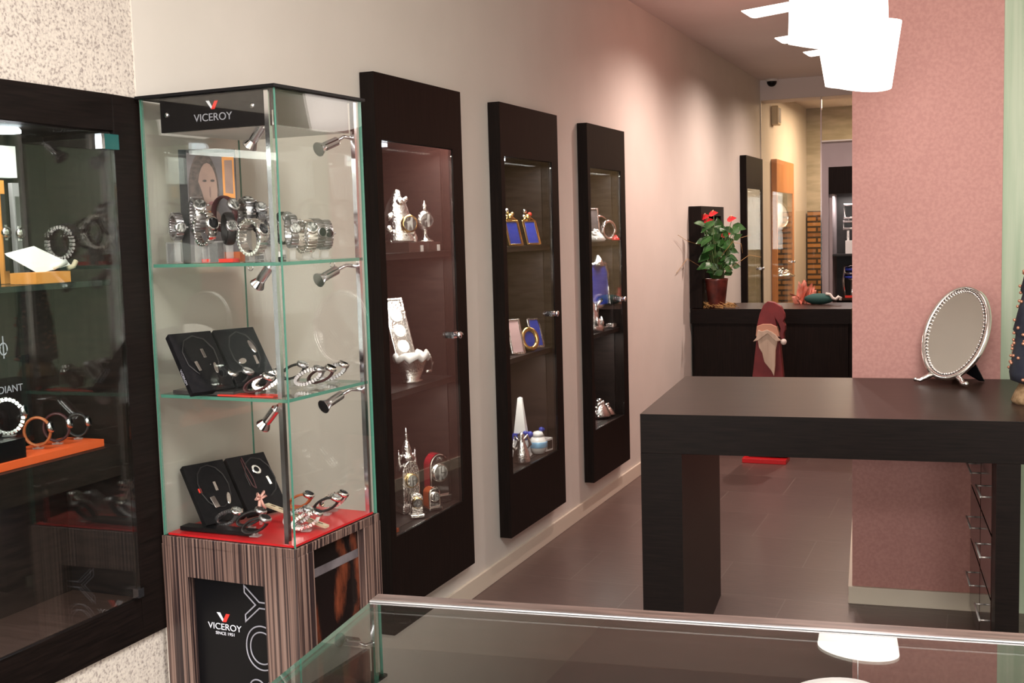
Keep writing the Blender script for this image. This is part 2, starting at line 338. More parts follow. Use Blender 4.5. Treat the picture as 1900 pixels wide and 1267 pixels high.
obj('hinge',MB().box((.013,W-fw-.055,zt_-.045),(.03,W-fw-.005,zt_-.01),mat('teal_hinge_glass',(.01,.09,.085),.15)).box((.013,W-fw-.065,zt_-.045),(.032,W-fw-.055,zt_-.01),chrome),t)
obj('hinge',MB().box((.0135,W-fw-.03,zb_+.008),(.03,W-fw-.01,zb_+.03),chrome),t)
l=area('showcase_light',(0,0,0),.2,.5,2.2,(1,.95,.9)); l.parent=t; l.location=(-.10,.45,zt_-.02)
l=area('showcase_lower_fill',(0,0,0),.1,.5,1.2,(.92,.9,1)); l.parent=t; l.location=(-.06,.5,.40)  # fill lamp added under the shelf to brighten the lower half
l=area('showcase_middle_light',(0,0,0),.06,.5,1.2,(1,.95,.9)); l.parent=t; l.location=(-.04,.5,.865)
def D2(px,py,x): return onx(px,py,x)
shz=SH[2]+.485; gz=SH[2]+.885
# things inside the showcase
a=D2(182,812,-.05); 
t=obj('display_slab',MB().box((-.16,SH[0]+.42,shz+.001),(-.04,a[1]+.008,shz+.018),orangem)); t['label']='flat orange display slab under the watches in the left showcase'; t['category']='display board'
t=obj('riser_block',MB().box((-.18,SH[0]+.12,shz+.019),(-.05,D2(46,800,-.05)[1],shz+.062),black)); t['label']='black riser block at the left end of the showcase shelf'; t['category']='display block'
bk=0
t=thing('brand_sign','black upright card sign lettered in silver above the orange slab','sign',(-.19,0,shz+.019))
obj('card',MB().box((0,SH[0]+.11,0),(.008,D2(50,640,-.185)[1],.21),blackgl),t)
text('lettering','RADIANT',.024,letter,t,face_m((.0095,D2(42,690,-.18)[1]-.002,.128),(0,1,0),(0,0,1)),align='RIGHT')
pp=D2(7,658,-.18); obj('emblem',MB().tube([(.010,pp[1]+.011*math.sin(i*PI/8),pp[2]-shz-.006+.014*math.cos(i*PI/8)) for i in range(16)],.0016,letter,6,True).box((.009,pp[1]-.001,pp[2]-shz-.028),(.011,pp[1]+.001,pp[2]-shz+.024),letter),t)
# orange block, white card on glass shelf, hanging watch panels
a=D2(64,525,-.03); b2=D2(127,497,-.03)
t=obj('orange_block',MB().box((-.10,a[1],gz+.001),(-.025,b2[1],gz+.026),orangeb)); t['label']='small orange block on the upper glass shelf below the white card'; t['category']='display block'
t=thing('white_card','open white booklet propped on the upper shelf of the left showcase','booklet',(0,0,0))
P=[D2(*p,-.09) for p in [(18,470),(72,456),(118,487),(58,503)]]
P=[Vector((-.075-.03*(i in (0,1)),p[1],p[2])) for i,p in enumerate(P)]
obj('cover',MB().prism(P,(.006,0,-.006),white),t)
obj('clasp',MB().tube([D2(98,496,-.07),D2(112,490,-.07),D2(122,486,-.07)],.007,white,8).tube([D2(126,497,-.07),D2(136,494,-.07),D2(141,484,-.07)],.006,beigem,8),t)
def hanging_panel(px0,px1,py0,py1,m,label):
    x=-.15; A=D2(px0,py0,x); B=D2(px1,py1,x)
    t=thing('watch_panel',label,'display panel',(x,A[1],gz+.001)); h=A[2]-gz
    obj('board',MB().box((-.012,0,0),(0,B[1]-A[1],h),m),t); return x,(A[1]+B[1])/2,h
def strapwatch(x,y,z,h,label,m):
    t=thing('wristwatch',label,'watch',(x,y,z),0,'watches hanging in the left showcase')
    obj('strap',MB().box((0,-.006,0),(.0012,.006,h),m),t)
    obj('case',MB().lathe([(.012,0),(.013,.006),(.010,.009)],silverp,18,(.001,0,h*.5),axis='x').box((.001,-.004,h*.4),(.004,.004,h*.6),silverp),t)
x,y,h=hanging_panel(-4,18,335,500,orangeb,'orange upright watch panel at the left edge of the picture'); strapwatch(x+.002,y,gz+.03,h-.06,'dark-strapped watch hanging on the orange panel',leatherb)
x,y,h=hanging_panel(22,45,340,500,mat('grey_felt',(.35,.33,.34),.8),'grey upright watch panel right of the orange one'); strapwatch(x+.002,y,gz+.03,h-.06,'slim watch hanging on the grey panel',steel)
A=D2(-60,265,-.17); B=D2(32,330,-.17); t=obj('light_box',MB().box((-.195,A[1],B[2]),(-.17,B[1],A[2]),mat('lit_white_panel',(.8,.8,.76),.5,emit=(.9,.95,.85),es=.55))); t['label']='pale lit panel above the hanging watches in the left showcase'; t['category']='light box'
A=D2(8,245,-.1); t=obj('showcase_downlight',MB().lathe([(.035,0),(.035,.006),(.03,.012)],litm,20,(-.1,A[1],SH[2]+zt_-.013))); t['label']='round lit downlight at the top left inside the showcase'; t['category']='light'
# ------------------------------------------------------------------ watches on stands
def make_watch(loc, rz, R_, strap, case=steel, tilt=20, wid=.018, ex=1.12, label='', group=None, base=0, dial=dialm, cs=.016, lie=0, thick=.0022):
    """ring of the strap stands upright in the local XZ plane, case on its +x side; base = height of its acrylic stand"""
    t=thing('wristwatch',label,'watch',loc,rz,group)
    M=Matrix.Translation((0,0,base+R_*(ex if not lie else .52)+.0035)) @ Matrix.Rotation(-lie,4,'Y'); n=28; a0=math.radians(tilt)
    exx,exz=(1,ex) if not lie else (1.15,.50)
    def P(a,rr=1): return Vector((math.cos(a)*R_*exx*rr,0,math.sin(a)*R_*exz*rr))
    m=MB().xf(M); m.tube([P(2*PI*i/n) for i in range(n)],(thick*1.5,wid/2),strap,8,True,flat=(0,1,0))
    if strap in (steel,silverp):
        for i in range(26):
            a=2*PI*(i+.5)/26; p=P(a,1.0); q=Vector((math.cos(a)/exx,0,math.sin(a)/exz)).normalized(); m.xf(M@face_m(p,Vector((0,1,0)).cross(q),(0,1,0))); m.box((-R_*.085,-wid*.5,-thick*1.9),(R_*.085,wid*.5,thick*1.9),strap)
    obj('strap',m,t)
    c_=P(a0); nr=Vector((math.cos(a0)/exx,0,math.sin(a0)/exz)).normalized()
    Mc=M @ Matrix.Translation(c_) @ nr.to_track_quat('Z','Y').to_matrix().to_4x4()
    m=MB().xf(Mc); m.lathe([(cs*.9,-.004),(cs,-.001),(cs,.005),(cs*.82,.007)],case,20).lathe([(.0025,0),(.0025,.005)],case,8,(0,0,.001) if False else (cs+.001,0,.0005),axis='x').box((-wid*.5,-wid*.5,-.002),(wid*.5,wid*.5,.002),case)
    cc=obj('case',m,t)
    obj('dial',MB().xf(Mc).lathe([(0,.0072),(cs*.78,.0072)],dial,20),cc)
    hh=base+.006
    m=MB().box((-R_*.4,-wid*.45,0),(R_*.4,wid*.45,.003),acry).box((-.003,-wid*.4,.003),(.003,wid*.4,max(.005,hh-.002)),acry)
    obj('display_stand',m,t)
    return t
ZS=[.742,1.095,1.417]
def wz(px,py,zshelf,R_,y=None,x=None,ex=1.12):
    if y is not None: return ony(px,py,y)
    P=onx(px,py,x)
    return ony(px,py,2.595) if P[1]>2.595 else P
TOPW=[ # px,py ring centre, depth key, radius, strap, tilt, label
 (327,421,('y',2.31),.027,steel,-5,'thin steel bangle watch standing leftmost on the tower top shelf',leatherb),
 (379,424,('y',2.31),.036,silverp,15,'wide bright silver bangle watch in front of the portrait card',silverp),
 (366,400,('y',2.335),.036,steel,35,'large steel watch behind the wide silver bangle',steel),
 (416,398,('y',2.375),.038,leatherm,30,'brown-strapped watch just right of the portrait card foot',steel),
 (424,425,('y',2.33),.033,leatherb,10,'dark-strapped watch between the two bright silver bangles',steel),
 (457,398,('y',2.50),.034,steel,60,'thin dark ring watch, tallest of those behind the corner post',steel),
 (481,404,('y',2.50),.033,leatherb,40,'thin black ring watch immediately left of the chrome corner post',steel),
 (468,441,('y',2.32),.036,silverp,25,'bright silver watch with white case at the front of the top shelf',silverp),
 (494,428,('y',2.42),.032,steel,30,'steel watch half hidden by the chrome corner post',steel),
 (525,424,('x',.30),.034,leatherb,40,'dark bangle watch right of the chrome corner post',steel),
 (541,430,('x',.36),.033,steel,10,'steel watch with pale dial, second right of the corner post',steel),
 (567,439,('x',.37),.034,silverp,30,'polished open cuff watch with a bright jewelled lug',silverp),
 (583,434,('x',.34),.031,steel,5,'steel bracelet watch second from the right end of the top shelf',steel),
 (601,436,('x',.33),.031,steel,5,'linked steel bracelet watch at the right end of the top shelf',steel)]
for px,py,(ax,v),rr,st,ti,lab,cs_ in TOPW:
    P=wz(px,py,ZS[2],rr,**{ax:v}); base=P[2]-ZS[2]-rr*1.12-.0035
    if base<.004: base=.004
    make_watch((P[0],P[1],ZS[2]+.001),random.uniform(-.75,-.15),rr,st,cs_ if cs_ is not leatherb else steel,ti,random.choice([.018,.022,.026]),label=lab,group=None,base=base,cs=.014 if rr<.034 else .017,dial=random.choice([dialm,dialm,darkdial]))
MIDW=[(412,712,('y',2.36),leatherb,'black-strapped watch at the left front of the middle tower shelf'),
 (441,703,('y',2.38),leatherb,'black watch with square steel case, second from left on the middle shelf'),
 (478,718,('y',2.32),leatherm,'dark red-strapped watch lying left of the corner post on the middle shelf'),
 (497,706,('y',2.34),silverp,'broad silver watch beside the post on the middle shelf'),
 (544,690,('x',.30),leatherb,'thick black cuff watch just right of the post on the middle shelf'),
 (573,699,('x',.35),steel,'steel watch with a buckle strap, third from the right end of the middle shelf'),
 (595,700,('x',.36),leatherm,'maroon-strapped watch second from the right end of the middle shelf'),
 (618,692,('x',.35),steel,'steel linked watch at the right end of the middle shelf')]
LOWW=[(424,966,('y',2.36),steel,'blue-dialled steel watch at the left front of the bottom shelf'),
 (464,962,('y',2.37),leatherb,'black-strapped watch lying in the middle of the bottom shelf'),
 (474,986,('y',2.31),leatherb,'slim black-strapped watch nearest the front edge of the bottom shelf'),
 (556,930,('x',.24),leathero,'orange-strapped watch standing at the back of the bottom shelf'),
 (605,944,('x',.33),leatherb,'dark watch lying far right on the bottom shelf'),
 (569,983,('x',.37),silverp,'chunky polished silver watch at the front right corner of the bottom shelf'),
 (553,966,('x',.33),steel,'small steel watch just behind the chunky silver one'),
 (618,930,('x',.25),silverp,'silver bracelet watch rearmost at the right of the bottom shelf')]
for lst,zs in ((MIDW,ZS[1]),(LOWW,ZS[0]+.006)):
    for px,py,(ax,v),st,lab in lst:
        P=wz(px,py,zs,.03,**{ax:v}); rr=.030
        base=min(max(P[2]-zs-rr*.52-.0035,.008),.05)
        make_watch((P[0],P[1],zs+.001),.15+random.uniform(-.3,.3),rr,st,random.choice([steel,silverp]),22,.022,label=lab,base=base,lie=math.radians(22),cs=.016,dial=random.choice([dialm,darkdial]))
# left showcase watches
for px,py,rr,st,lab in [(14,762,.034,silverp,'silver bracelet watch standing on the black riser in the left showcase'),
   (68,783,.029,leathero,'orange-strapped watch standing on the orange slab'),
   (104,778,.029,leatherm,'maroon-strapped watch in the middle of the orange slab'),
   (143,774,.024,leatherb,'dark-strapped watch at the right end of the orange slab')]:
    P=onx(px,py,-.10); z0=shz+(.063 if px<30 else .019)
    make_watch((P[0],P[1],z0),.55,rr,st,steel,15,.015,label=lab,base=.004,dial=darkdial,cs=.013)
# ------------------------------------------------------------------ the glass tower
TA=math.atan2(-.018,.403); TM=Matrix.Translation((.017,2.279,0)) @ Matrix.Rotation(TA,4,'Z'); TW,TD,TH_=.404,.378,1.815
t=thing('display_tower','tall square glass display tower on a striped zebrano base','display case',(.017,2.279,0),TA)
b=MB(); ZB=.74; fx=.075
# base carcass with two recessed panels (front face -y, right face +x)
b.box((0,0,ZB-.022),(TW,TD,ZB),zebra); b.box((0,0,0),(fx,.05,ZB-.022),zebra); b.box((TW-.095,0,0),(TW,.05,ZB-.022),zebra); b.box((fx,0,ZB-.10),(TW-.095,.05,ZB-.022),zebra)
b.box((TW-.05,.05,0),(TW,.075,ZB-.022),zebra); b.box((TW-.05,TD-.075,0),(TW,TD,ZB-.022),zebra); b.box((0,.05,0),(.02,TD,ZB-.022),zebra); b.box((.02,TD-.02,0),(TW-.05,TD,ZB-.022),zebra)
obj('base_cabinet',b,t,bevel=.0015)
p=obj('poster_panel',MB().box((fx-.01,.025,.0),(TW-.085,.032,ZB-.09),black),t)
cx_=.160; cz_=.532
lg=MB(); yy=.0235
def logo(cx_,cz_,s,y,x=None):
    L=MB(); L.prism([(cx_-s,y,cz_+s),(cx_-s*.45,y,cz_+s),(cx_+s*.12,y,cz_),(cx_-s*.12,y,cz_-.15*s)],(0,.001,0),letterw)
    L.prism([(cx_+s*.5,y,cz_+s*.92),(cx_+s*1.1,y,cz_+s*.92),(cx_+s*.45,y,cz_-.2*s),(cx_-s*.14,y,cz_-.2*s)],(0,.001,0),logored); return L
obj('emblem',logo(cx_,cz_,.019,.0235),p)
FM=lambda x,z,y=.0232: face_m((x,y,z),(1,0,0),(0,0,1))
text('lettering','VICEROY',.023,letterw,p,FM(cx_+.004,cz_-.024),sx=1.1); text('lettering','SINCE 1951',.011,letterw,p,FM(cx_+.005,cz_-.037),sx=1.1)
text('outlined_lettering','VICEROY',.135,letter,p,face_m((TW-.082,.0235,.010),(0,0,1),(-1,0,0)),outline=.0018,align='LEFT',sx=1.12)
obj('photo_panel',MB().box((TW-.03,.07,.0),(TW-.022,TD-.07,ZB-.022),flame),t)
obj('photo_band',MB().box((TW-.022,.077,ZB-.10),(TW-.021,TD-.077,ZB-.078),greyprint),t)
obj('display_floor',MB().box((.012,.012,ZB),(TW-.012,TD-.012,ZB+.005),redm),t)
g0=.004; gt=.006
for nm,A_,B_ in [('glass_panel',(g0,g0,ZB),(TW-g0,g0+gt,TH_)),('glass_panel',(TW-g0-gt,g0+gt,ZB),(TW-g0,TD-g0,TH_)),('glass_panel',(g0,g0+gt,ZB),(g0+gt,TD-g0,TH_)),('glass_panel',(g0+gt,TD-g0-gt,ZB),(TW-g0-gt,TD-g0,TH_))]:
    obj(nm,MB().box(A_,B_,glass,edgem),t)
for zz in ZS[1:]: obj('glass_shelf',MB().box((.012,.012,zz-.008),(TW-.012,TD-.012,zz),glass,edgem),t)
obj('lid',MB().box((-.004,-.004,TH_),(TW+.004,TD+.004,TH_+.008),black),t,bevel=.001)
hz=1.733
h=MB(); h.box((.055,.018,hz),(TW-.045,.030,TH_),blackgl); h.box((TW-.030,.035,hz),(TW-.018,TD-.045,TH_),mat('brown_reflection_panel',(.05,.028,.024),.12)); hd=obj('header_panel',h,t)  # right plate: brown reflection painted as base colour
obj('header_soffit',MB().box((.055,.030,hz+.001),(TW-.030,TD-.045,hz+.008),white),t)
obj('emblem',logo(.212,TH_-.032,.017,.0165),hd)
text('lettering','VICEROY',.025,letter,hd,FM(.214,TH_-.062,.0165),sx=1.1)
for x_,z_ in ((.075,TH_-.040),(TW-.075,TH_-.035)): obj('standoff',MB().lathe([(.007,0),(.006,-.004)],chrome,14,(x_,.018,z_),axis='y'),hd)
for x_,y_ in ((TW-.035,.014),(TW-.018,TD-.03)): obj('chrome_post',MB().box((x_-.006,y_-.006+.008,ZB+.005),(x_+.006,y_+.006+.008,TH_-.002),chrome),t)
inv=TM.inverted()
def spotlight(P,d,post):
    s_=MB(); P=Vector(P); d=Vector(d).normalized(); q=d.to_track_quat('Z','Y').to_matrix().to_4x4(); Ms=Matrix.Translation(P)@q
    s_.xf(Ms).lathe([(.0085,-.055),(.0115,-.051),(.0115,-.046),(.0115,-.009),(.011,-.004),(.0185,.012),(.0185,.014)],chrome,20,smooth=False)
    s_.lathe([(0,.0125),(.0165,.0125)],lensm,20)
    s_.xf(Matrix()); e=P-d*.05; s_.tube([e,Vector(((e.x+post[0])/2,(e.y+post[1])/2,e.z+.012)),Vector((post[0],post[1],e.z+.008))],.0045,chrome,8)
    return obj('spotlight',s_,t)
for px,py in ((468,263),(482,522),(493,784)):
    P=inv@Vector(ony(px,py,2.33)); spotlight(P,(-.75,.1,-.75),(TW-.04,.022))
for px,py in ((598,274),(598,516),(607,750)):
    P=inv@Vector(onx(px,py,.37)); spotlight(P,(-.25,-.9,-.35),(TW-.02,TD-.03))
for zz in ZS[1:]:
    for px,py in ((352,10),(465,10),(617,10)):
        P=inv@Vector(ony(px,497,2.50 if px<600 else 2.58)) if px<600 else inv@Vector(onx(px,497,.30))
        obj('suction_ring',MB().tube([(P.x+.0075*math.cos(i*PI/8),P.y,zz-.018+.0075*math.sin(i*PI/8)) for i in range(16)],.0012,chrome,5,True),t)
# portrait card, jewellery pads etc. in tower
def quad_lean(BL,w,h,th,yaw,lean):   # local frame: x along width, y up the leaning slab, z out of the front
    wd=Vector((math.cos(yaw),math.sin(yaw),0)); bk_=Vector((-math.sin(yaw),math.cos(yaw),0)); up=Vector((0,0,math.cos(lean)))+bk_*math.sin(lean)
    M=face_m(BL,wd,up); return M
def local_child(o,M): o.matrix_world=M
t=thing('portrait_card','black display card printed with a portrait of a woman, on the tower top shelf','display card')
y_=2.335; A=[ony(*p,y_) for p in [(340,484),(342,275)]]
W_=.137; PY=math.radians(35); t.matrix_world=face_m((A[0][0],y_,ZS[2]+.001),(math.cos(PY),math.sin(PY),0),(-.10*math.sin(PY),.10*math.cos(PY),1))
Hc=A[1][2]-ZS[2]
obj('easel_back',MB().prism([(0,0,-.03),(W_*.12,0,-.03),(W_*.12,Hc,-.004),(0,Hc,-.004)],(0,0,.002),black),t)
obj('board',MB().box((0,0,-.004),(W_,Hc,0),black),t)
def ell(m,cx,cy,rx,ry,z,mt,n=20,rot=0): m.add([(cx+rx*math.cos(2*PI*i/n)*math.cos(rot)-ry*math.sin(2*PI*i/n)*math.sin(rot),cy+rx*math.cos(2*PI*i/n)*math.sin(rot)+ry*math.sin(2*PI*i/n)*math.cos(rot),z) for i in range(n)],[tuple(range(n))],mt)
m=MB(); x0=W_*.14; s_=W_
m.add([(x0,0,.0006),(W_,0,.0006),(W_*.985,Hc*.97,.0006),(x0,Hc*.97,.0006)],[(0,1,2,3)],greyprint)
ell(m,W_*.42,Hc*.62,W_*.27,Hc*.36,.0012,hair); ell(m,W_*.49,Hc*.64,W_*.17,Hc*.24,.0018,skin); ell(m,W_*.36,Hc*.55,W_*.06,Hc*.2,.0024,hair,rot=.2)
ell(m,W_*.44,Hc*.72,W_*.038,Hc*.011,.0028,hair); ell(m,W_*.58,Hc*.72,W_*.038,Hc*.011,.0028,hair); ell(m,W_*.53,Hc*.62,W_*.014,Hc*.05,.0028,skind); ell(m,W_*.55,Hc*.52,W_*.05,Hc*.018,.0028,lips); ell(m,W_*.55,Hc*.34,W_*.14,Hc*.12,.0021,skind,rot=-.3)
m.add([(W_*.76,Hc*.58,.0026),(W_*.97,Hc*.56,.0026),(W_*.97,Hc*.93,.0026),(W_*.76,Hc*.93,.0026)],[(0,1,2,3)],orangeb); m.add([(W_*.80,Hc*.61,.0032),(W_*.94,Hc*.6,.0032),(W_*.94,Hc*.9,.0032),(W_*.80,Hc*.9,.0032)],[(0,1,2,3)],skin)
obj('portrait_print',m,t)
def pad(BL,label,pend,cords,w_=.118,h_=.172,th=.018,yaw=None,lean=math.radians(37),text_=None,red=None):
    yaw=math.radians(68) if yaw is None else yaw
    t=thing('jewellery_pad',label,'jewellery display')
    t.matrix_world=quad_lean(BL,w_,h_,th,yaw,lean)
    obj('pad_body',MB().box((0,0,-th),(w_,h_,0),velvet),t,bevel=.0015)
    for pts,mt in cords:
        n=len(pts); P=[]
        for i in range(n-1):
            for k in range(4):
                a,b_=pts[i],pts[i+1]; u=k/4; P.append((a[0]*(1-u)+b_[0]*u,a[1]*(1-u)+b_[1]*u,.002))
        P.append((*pts[-1],.002)); obj('necklace_cord',MB().tube(P,.0016,mt,6),t)
    for x_,y_,a,b_,ro,kind in pend:
        M=Matrix.Translation((x_,y_,.0042))@Matrix.Rotation(ro,4,'Z')
        if kind=='bar': m=MB().xf(M).box((-a,-b_,-.002),(a,b_,.002),silverp)
        else: m=MB().xf(M).prism([(a*math.cos(i*PI/8),b_*math.sin(i*PI/8),-.002) for i in range(16)],(0,0,.004),silverp)
        obj('pendant',m,t,bevel=.0008)
        if kind=='ring': obj('pendant_centre',MB().xf(M).prism([(a*.55*math.cos(i*PI/8),b_*.55*math.sin(i*PI/8),.002) for i in range(16)],(0,0,.001),black),t)
    if text_: text('side_lettering',text_,.011,letter,t,face_m((-.0006,.012,-.005),(0,1,0),(0,0,-1)) if False else face_m((-.0006,.05,-.013),(0,-1,0),(0,0,1)),align='CENTER')
    if red: obj('red_tag',MB().box((red[0]-.004,red[1]-.006,0),(red[0]+.004,red[1]+.006,.0015),redac),t)
arc=lambda cx,cy,rx,ry,a0,a1,n=9:[(cx+rx*math.cos(math.radians(a0+(a1-a0)*i/(n-1))),cy+ry*math.sin(math.radians(a0+(a1-a0)*i/(n-1)))) for i in range(n)]
P=onz(358,731,ZS[1]+.012); pad((P[0],P[1],ZS[1]+.014),'black pad of slim silver pendants at the left of the middle tower shelf',[(.04,.07,.004,.014,.1,'bar'),(.068,.105,.004,.013,.05,'bar'),(.085,.06,.005,.016,-.1,'oval')],[(arc(.06,.10,.045,.06,-60,240),leatherb)],text_='VICEROY')
P2_=Vector((P[0],P[1],ZS[1]+.014))+Vector((math.cos(math.radians(68)),math.sin(math.radians(68)),0))*.125; pad(P2_,'black pad with a diamond pendant to the right on the middle tower shelf',[(.04,.07,.012,.008,.3,'oval'),(.085,.11,.007,.02,.2,'oval'),(.08,.07,.004,.013,0,'bar')],[(arc(.06,.10,.04,.06,-60,240),leatherb)])
P=onz(383,976,ZS[0]+.018); pad((P[0],P[1],ZS[0]+.020),'black pad with three silver pendants at the left of the bottom tower shelf',[(.045,.055,.007,.016,.15,'bar'),(.064,.098,.004,.013,.0,'bar'),(.086,.058,.006,.017,-.25,'oval')],[(arc(.062,.10,.042,.062,0,360,14),leatherb)],red=(.02,.095))
P2_=Vector((P[0],P[1],ZS[0]+.020))+Vector((math.cos(math.radians(68)),math.sin(math.radians(68)),0))*.127; pad(P2_,'black pad with a red cord necklace at the right of the bottom tower shelf',[(.070,.122,.012,.015,.6,'ring'),(.093,.085,.004,.013,.1,'bar')],[([(.040,.160),(.038,.12),(.042,.08),(.050,.07),(.052,.10),(.046,.14),(.044,.165)],leatherm),(arc(.075,.10,.042,.06,-80,200),leatherb)])
# trays and small blocks
t=obj('clear_tray',MB().box((.06,2.30,ZS[1]+.001),(.24,2.36,ZS[1]+.010),mat('smoked_acrylic',(.05,.045,.045),.15))); t['label']='thin smoked tray under the pads on the middle tower shelf'; t['category']='tray'
t=obj('red_insert',MB().box((.20,2.29,ZS[1]+.001),(.36,2.33,ZS[1]+.004),redac)); t['label']='strip of red acrylic under the watches on the middle tower shelf'; t['category']='display board'
t=obj('black_tray',MB().box((.05,2.31,ZS[0]+.006),(.26,2.345,ZS[0]+.016),black)); t['label']='flat black tray along the front of the bottom tower shelf'; t['category']='tray'
for px,x0_,lab in ((325,None,'black and clear block carrying the leftmost watch on the top shelf'),(403,None,'black and clear block under the wide silver bangle')):
    P=ony(px,487,2.32); t=thing('display_block',lab,'display block',(P[0],2.32,ZS[2]+.001)); obj('core',MB().box((-.0115,-.0115,.001),(.0115,.0115,.048),black),t); obj('acrylic_cover',MB().box((-.014,-.014,0),(.014,.014,.052),acry),t)
t=obj('amber_block',MB().box((.16,2.31,ZS[2]+.001),(.25,2.335,ZS[2]+.010),redac)); t['label']='red translucent strip on the tower top shelf'; t['category']='display board'
t=obj('amber_block',MB().box((.17,2.34,ZS[2]+.001),(.25,2.36,ZS[2]+.026),mat('amber_acrylic',(.5,.13,.05),.1))); t['label']='amber block behind the red strip on the tower top shelf'; t['category']='display block'
for i,(px,py) in enumerate(((534,476),(548,474),(582,470),(596,469),(617,467),(487,483))):
    P=onz(px,py,ZS[2]+.006); P[0]=min(P[0],.395); P[1]=min(max(P[1],2.30),2.62); t=obj('price_tag',MB().box((P[0]-.002,P[1]-.005,ZS[2]+.012),(P[0]+.004,P[1]+.005,ZS[2]+.024),tagm).box((P[0]-.012,P[1]-.009,ZS[2]+.001),(P[0]+.004,P[1]+.009,ZS[2]+.012),black))
    t['label']='tiny white price cube on a black foot along the right edge of the top shelf'; t['category']='price tag'; t['group']='price cubes on the top tower shelf'
    if i==5: t['label']='tiny white price cube left of the chrome corner post on the top shelf'; del t['group']
A=onz(494,936,ZS[0]+.05); B=onz(607,977,ZS[0]+.012); A=Vector(A);B=Vector(B); d=(B-A); t=thing('beige_strip','long beige card strip slanting across the bottom tower shelf','card strip')
sd=Vector((0,0,1)).cross(d).normalized(); 
t.matrix_world=face_m(A,d,sd); L_=d.length; obj('strip',MB().box((0,-.008,-.003),(L_,.008,.003),beigem),t)
m=MB()
for i in range(7): m.box((L_*(.08+i*.13),-.002,.003),(L_*(.08+i*.13)+L_*.07,.002,.0036),brownm)
obj('printed_dashes',m,t)
P=onx(482,924,.22); t=thing('ribbon_bow','pink ribbon bow hanging beside the red cord necklace','bow',tuple(P)); m=MB()
for s_,dz in ((-1,0),(1,0)): m.tube([(0,0,0),(.004,s_*.014,.014),(.004,s_*.022,.002),(0,0,-.002)],.004,pinksatin,8)
m.tube([(0,0,0),(.003,-.008,-.02),(.004,-.01,-.034)],.004,pinksatin,8).tube([(0,0,0),(.003,.008,-.018),(.005,.014,-.03)],.004,pinksatin,8); obj('bow',m,t)
obj('stalk',MB().box((-.003,-.003,ZS[0]+.006-P[2]),(.003,.003,0),acry),t)
# ------------------------------------------------------------------ the desk with drawers
t=thing('desk','large wenge parsons desk standing against the rose column','desk',(.905,3.513,0),TH); DZ=.884
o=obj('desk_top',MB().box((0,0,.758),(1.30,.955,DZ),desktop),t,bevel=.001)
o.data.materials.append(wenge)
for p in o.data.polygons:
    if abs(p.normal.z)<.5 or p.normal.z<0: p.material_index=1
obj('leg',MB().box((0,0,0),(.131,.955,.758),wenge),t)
obj('leg',MB().box((1.054,0,0),(1.12,.10,.758),wenge),t)
o=obj('drawer_carcass',MB().box((1.060,.10,.04),(1.12,.9,.758),wenge),t)
for j,(z0,z1) in enumerate(((.52,.74),(.32,.51),(.06,.31))):
    for k,(v0,v1) in enumerate(((.11,.45),(.47,.85))):
        dr=obj('drawer_front',MB().box((1.052,v0,z0),(1.060,v1,z1),mat('glossy_drawer',(.05,.025,.022),.12) if not j+k else MATS['glossy_drawer']),t)
        zz={0:.62,1:.43,2:.23}[j]+.0; a_,b_=(v0+.05,v0+.22)
        obj('handle',MB().tube([(1.026,a_,zz),(1.026,b_,zz)],.0035,satin,8).tube([(1.026,a_+.005,zz),(1.052,a_+.005,zz)],.0028,satin,8).tube([(1.026,b_-.005,zz),(1.052,b_-.005,zz)],.0028,satin,8),dr)
# mirror on desk
P1=Vector(onz(1712,709,DZ)); P2m=Vector(onz(1787,721,DZ)); wv=(P2m-P1).normalized(); wv=Matrix.Rotation(math.radians(16),3,'Z')@wv; nb=Vector((-wv.y,wv.x,0)); lean=math.radians(24); upv=Vector((0,0,math.cos(lean)))+nb*math.sin(lean)
a_,b_=.130,.182; t=thing('table_mirror','oval silver-framed table mirror leaning back on the desk','mirror'); base=(P1+P2m)/2; base.z=DZ+.002
t.matrix_world=face_m(base,wv,upv); cy_=b_+.016
def eltube(m,a,b,r_,mt,z=0,n=64,seg=8): m.tube([(a*math.cos(2*PI*i/n),cy_+b*math.sin(2*PI*i/n),z) for i in range(n)],r_,mt,seg,True)
m=MB(); eltube(m,a_-.010,b_-.010,.0105,silverp); obj('frame',m,t)
m=MB(); n=72
for i in range(n): q=2*PI*i/n; m.ball(((a_-.024)*math.cos(q),cy_+(b_-.024)*math.sin(q),.006),.0042,silverp,8)
obj('bead_border',m,t)
m=MB(); ell(m,0,cy_,a_-.022,b_-.022,.004,mirrorm,48); obj('mirror_glass',m,t)
m=MB(); m.prism([((a_-.012)*math.cos(2*PI*i/48),cy_+(b_-.012)*math.sin(2*PI*i/48),-.008) for i in range(48)],(0,0,.010),black); obj('backing',m,t)
for s_ in (-1,1):
    m=MB(); m.tube([(s_*.050,.034,.002),(s_*.070,.022,.004),(s_*.086,.006,.012),(s_*.095,.006,.024)],[.009,.010,.008,.006],silver,10).ball((s_*.1,.007,.018),.009,silver,10); obj('foot',m,t)
Ls=.16; bd=(nb*1.0); 
M_=t.matrix_world.inverted()
pA=M_@(base+upv*.16+nb*.012); c1_=M_@(base+nb*.17+wv*.02+Vector((0,0,0))); c2_=M_@(base+nb*.17-wv*.05)
top1=M_@(base+upv*.17+nb*.01+wv*.03); top2=M_@(base+upv*.17+nb*.01-wv*.03); mid=M_@(base+upv*.05+nb*.10)
obj('easel_leg',MB().prism([top2,top1,c1_+Vector((.04,0,0)),c1_+Vector((.02,0,0)),M_@(base+nb*.13+Vector((0,0,.035))),c2_,c2_-Vector((.02,0,0))],(M_.to_3x3()@nb)*.004,black),t)
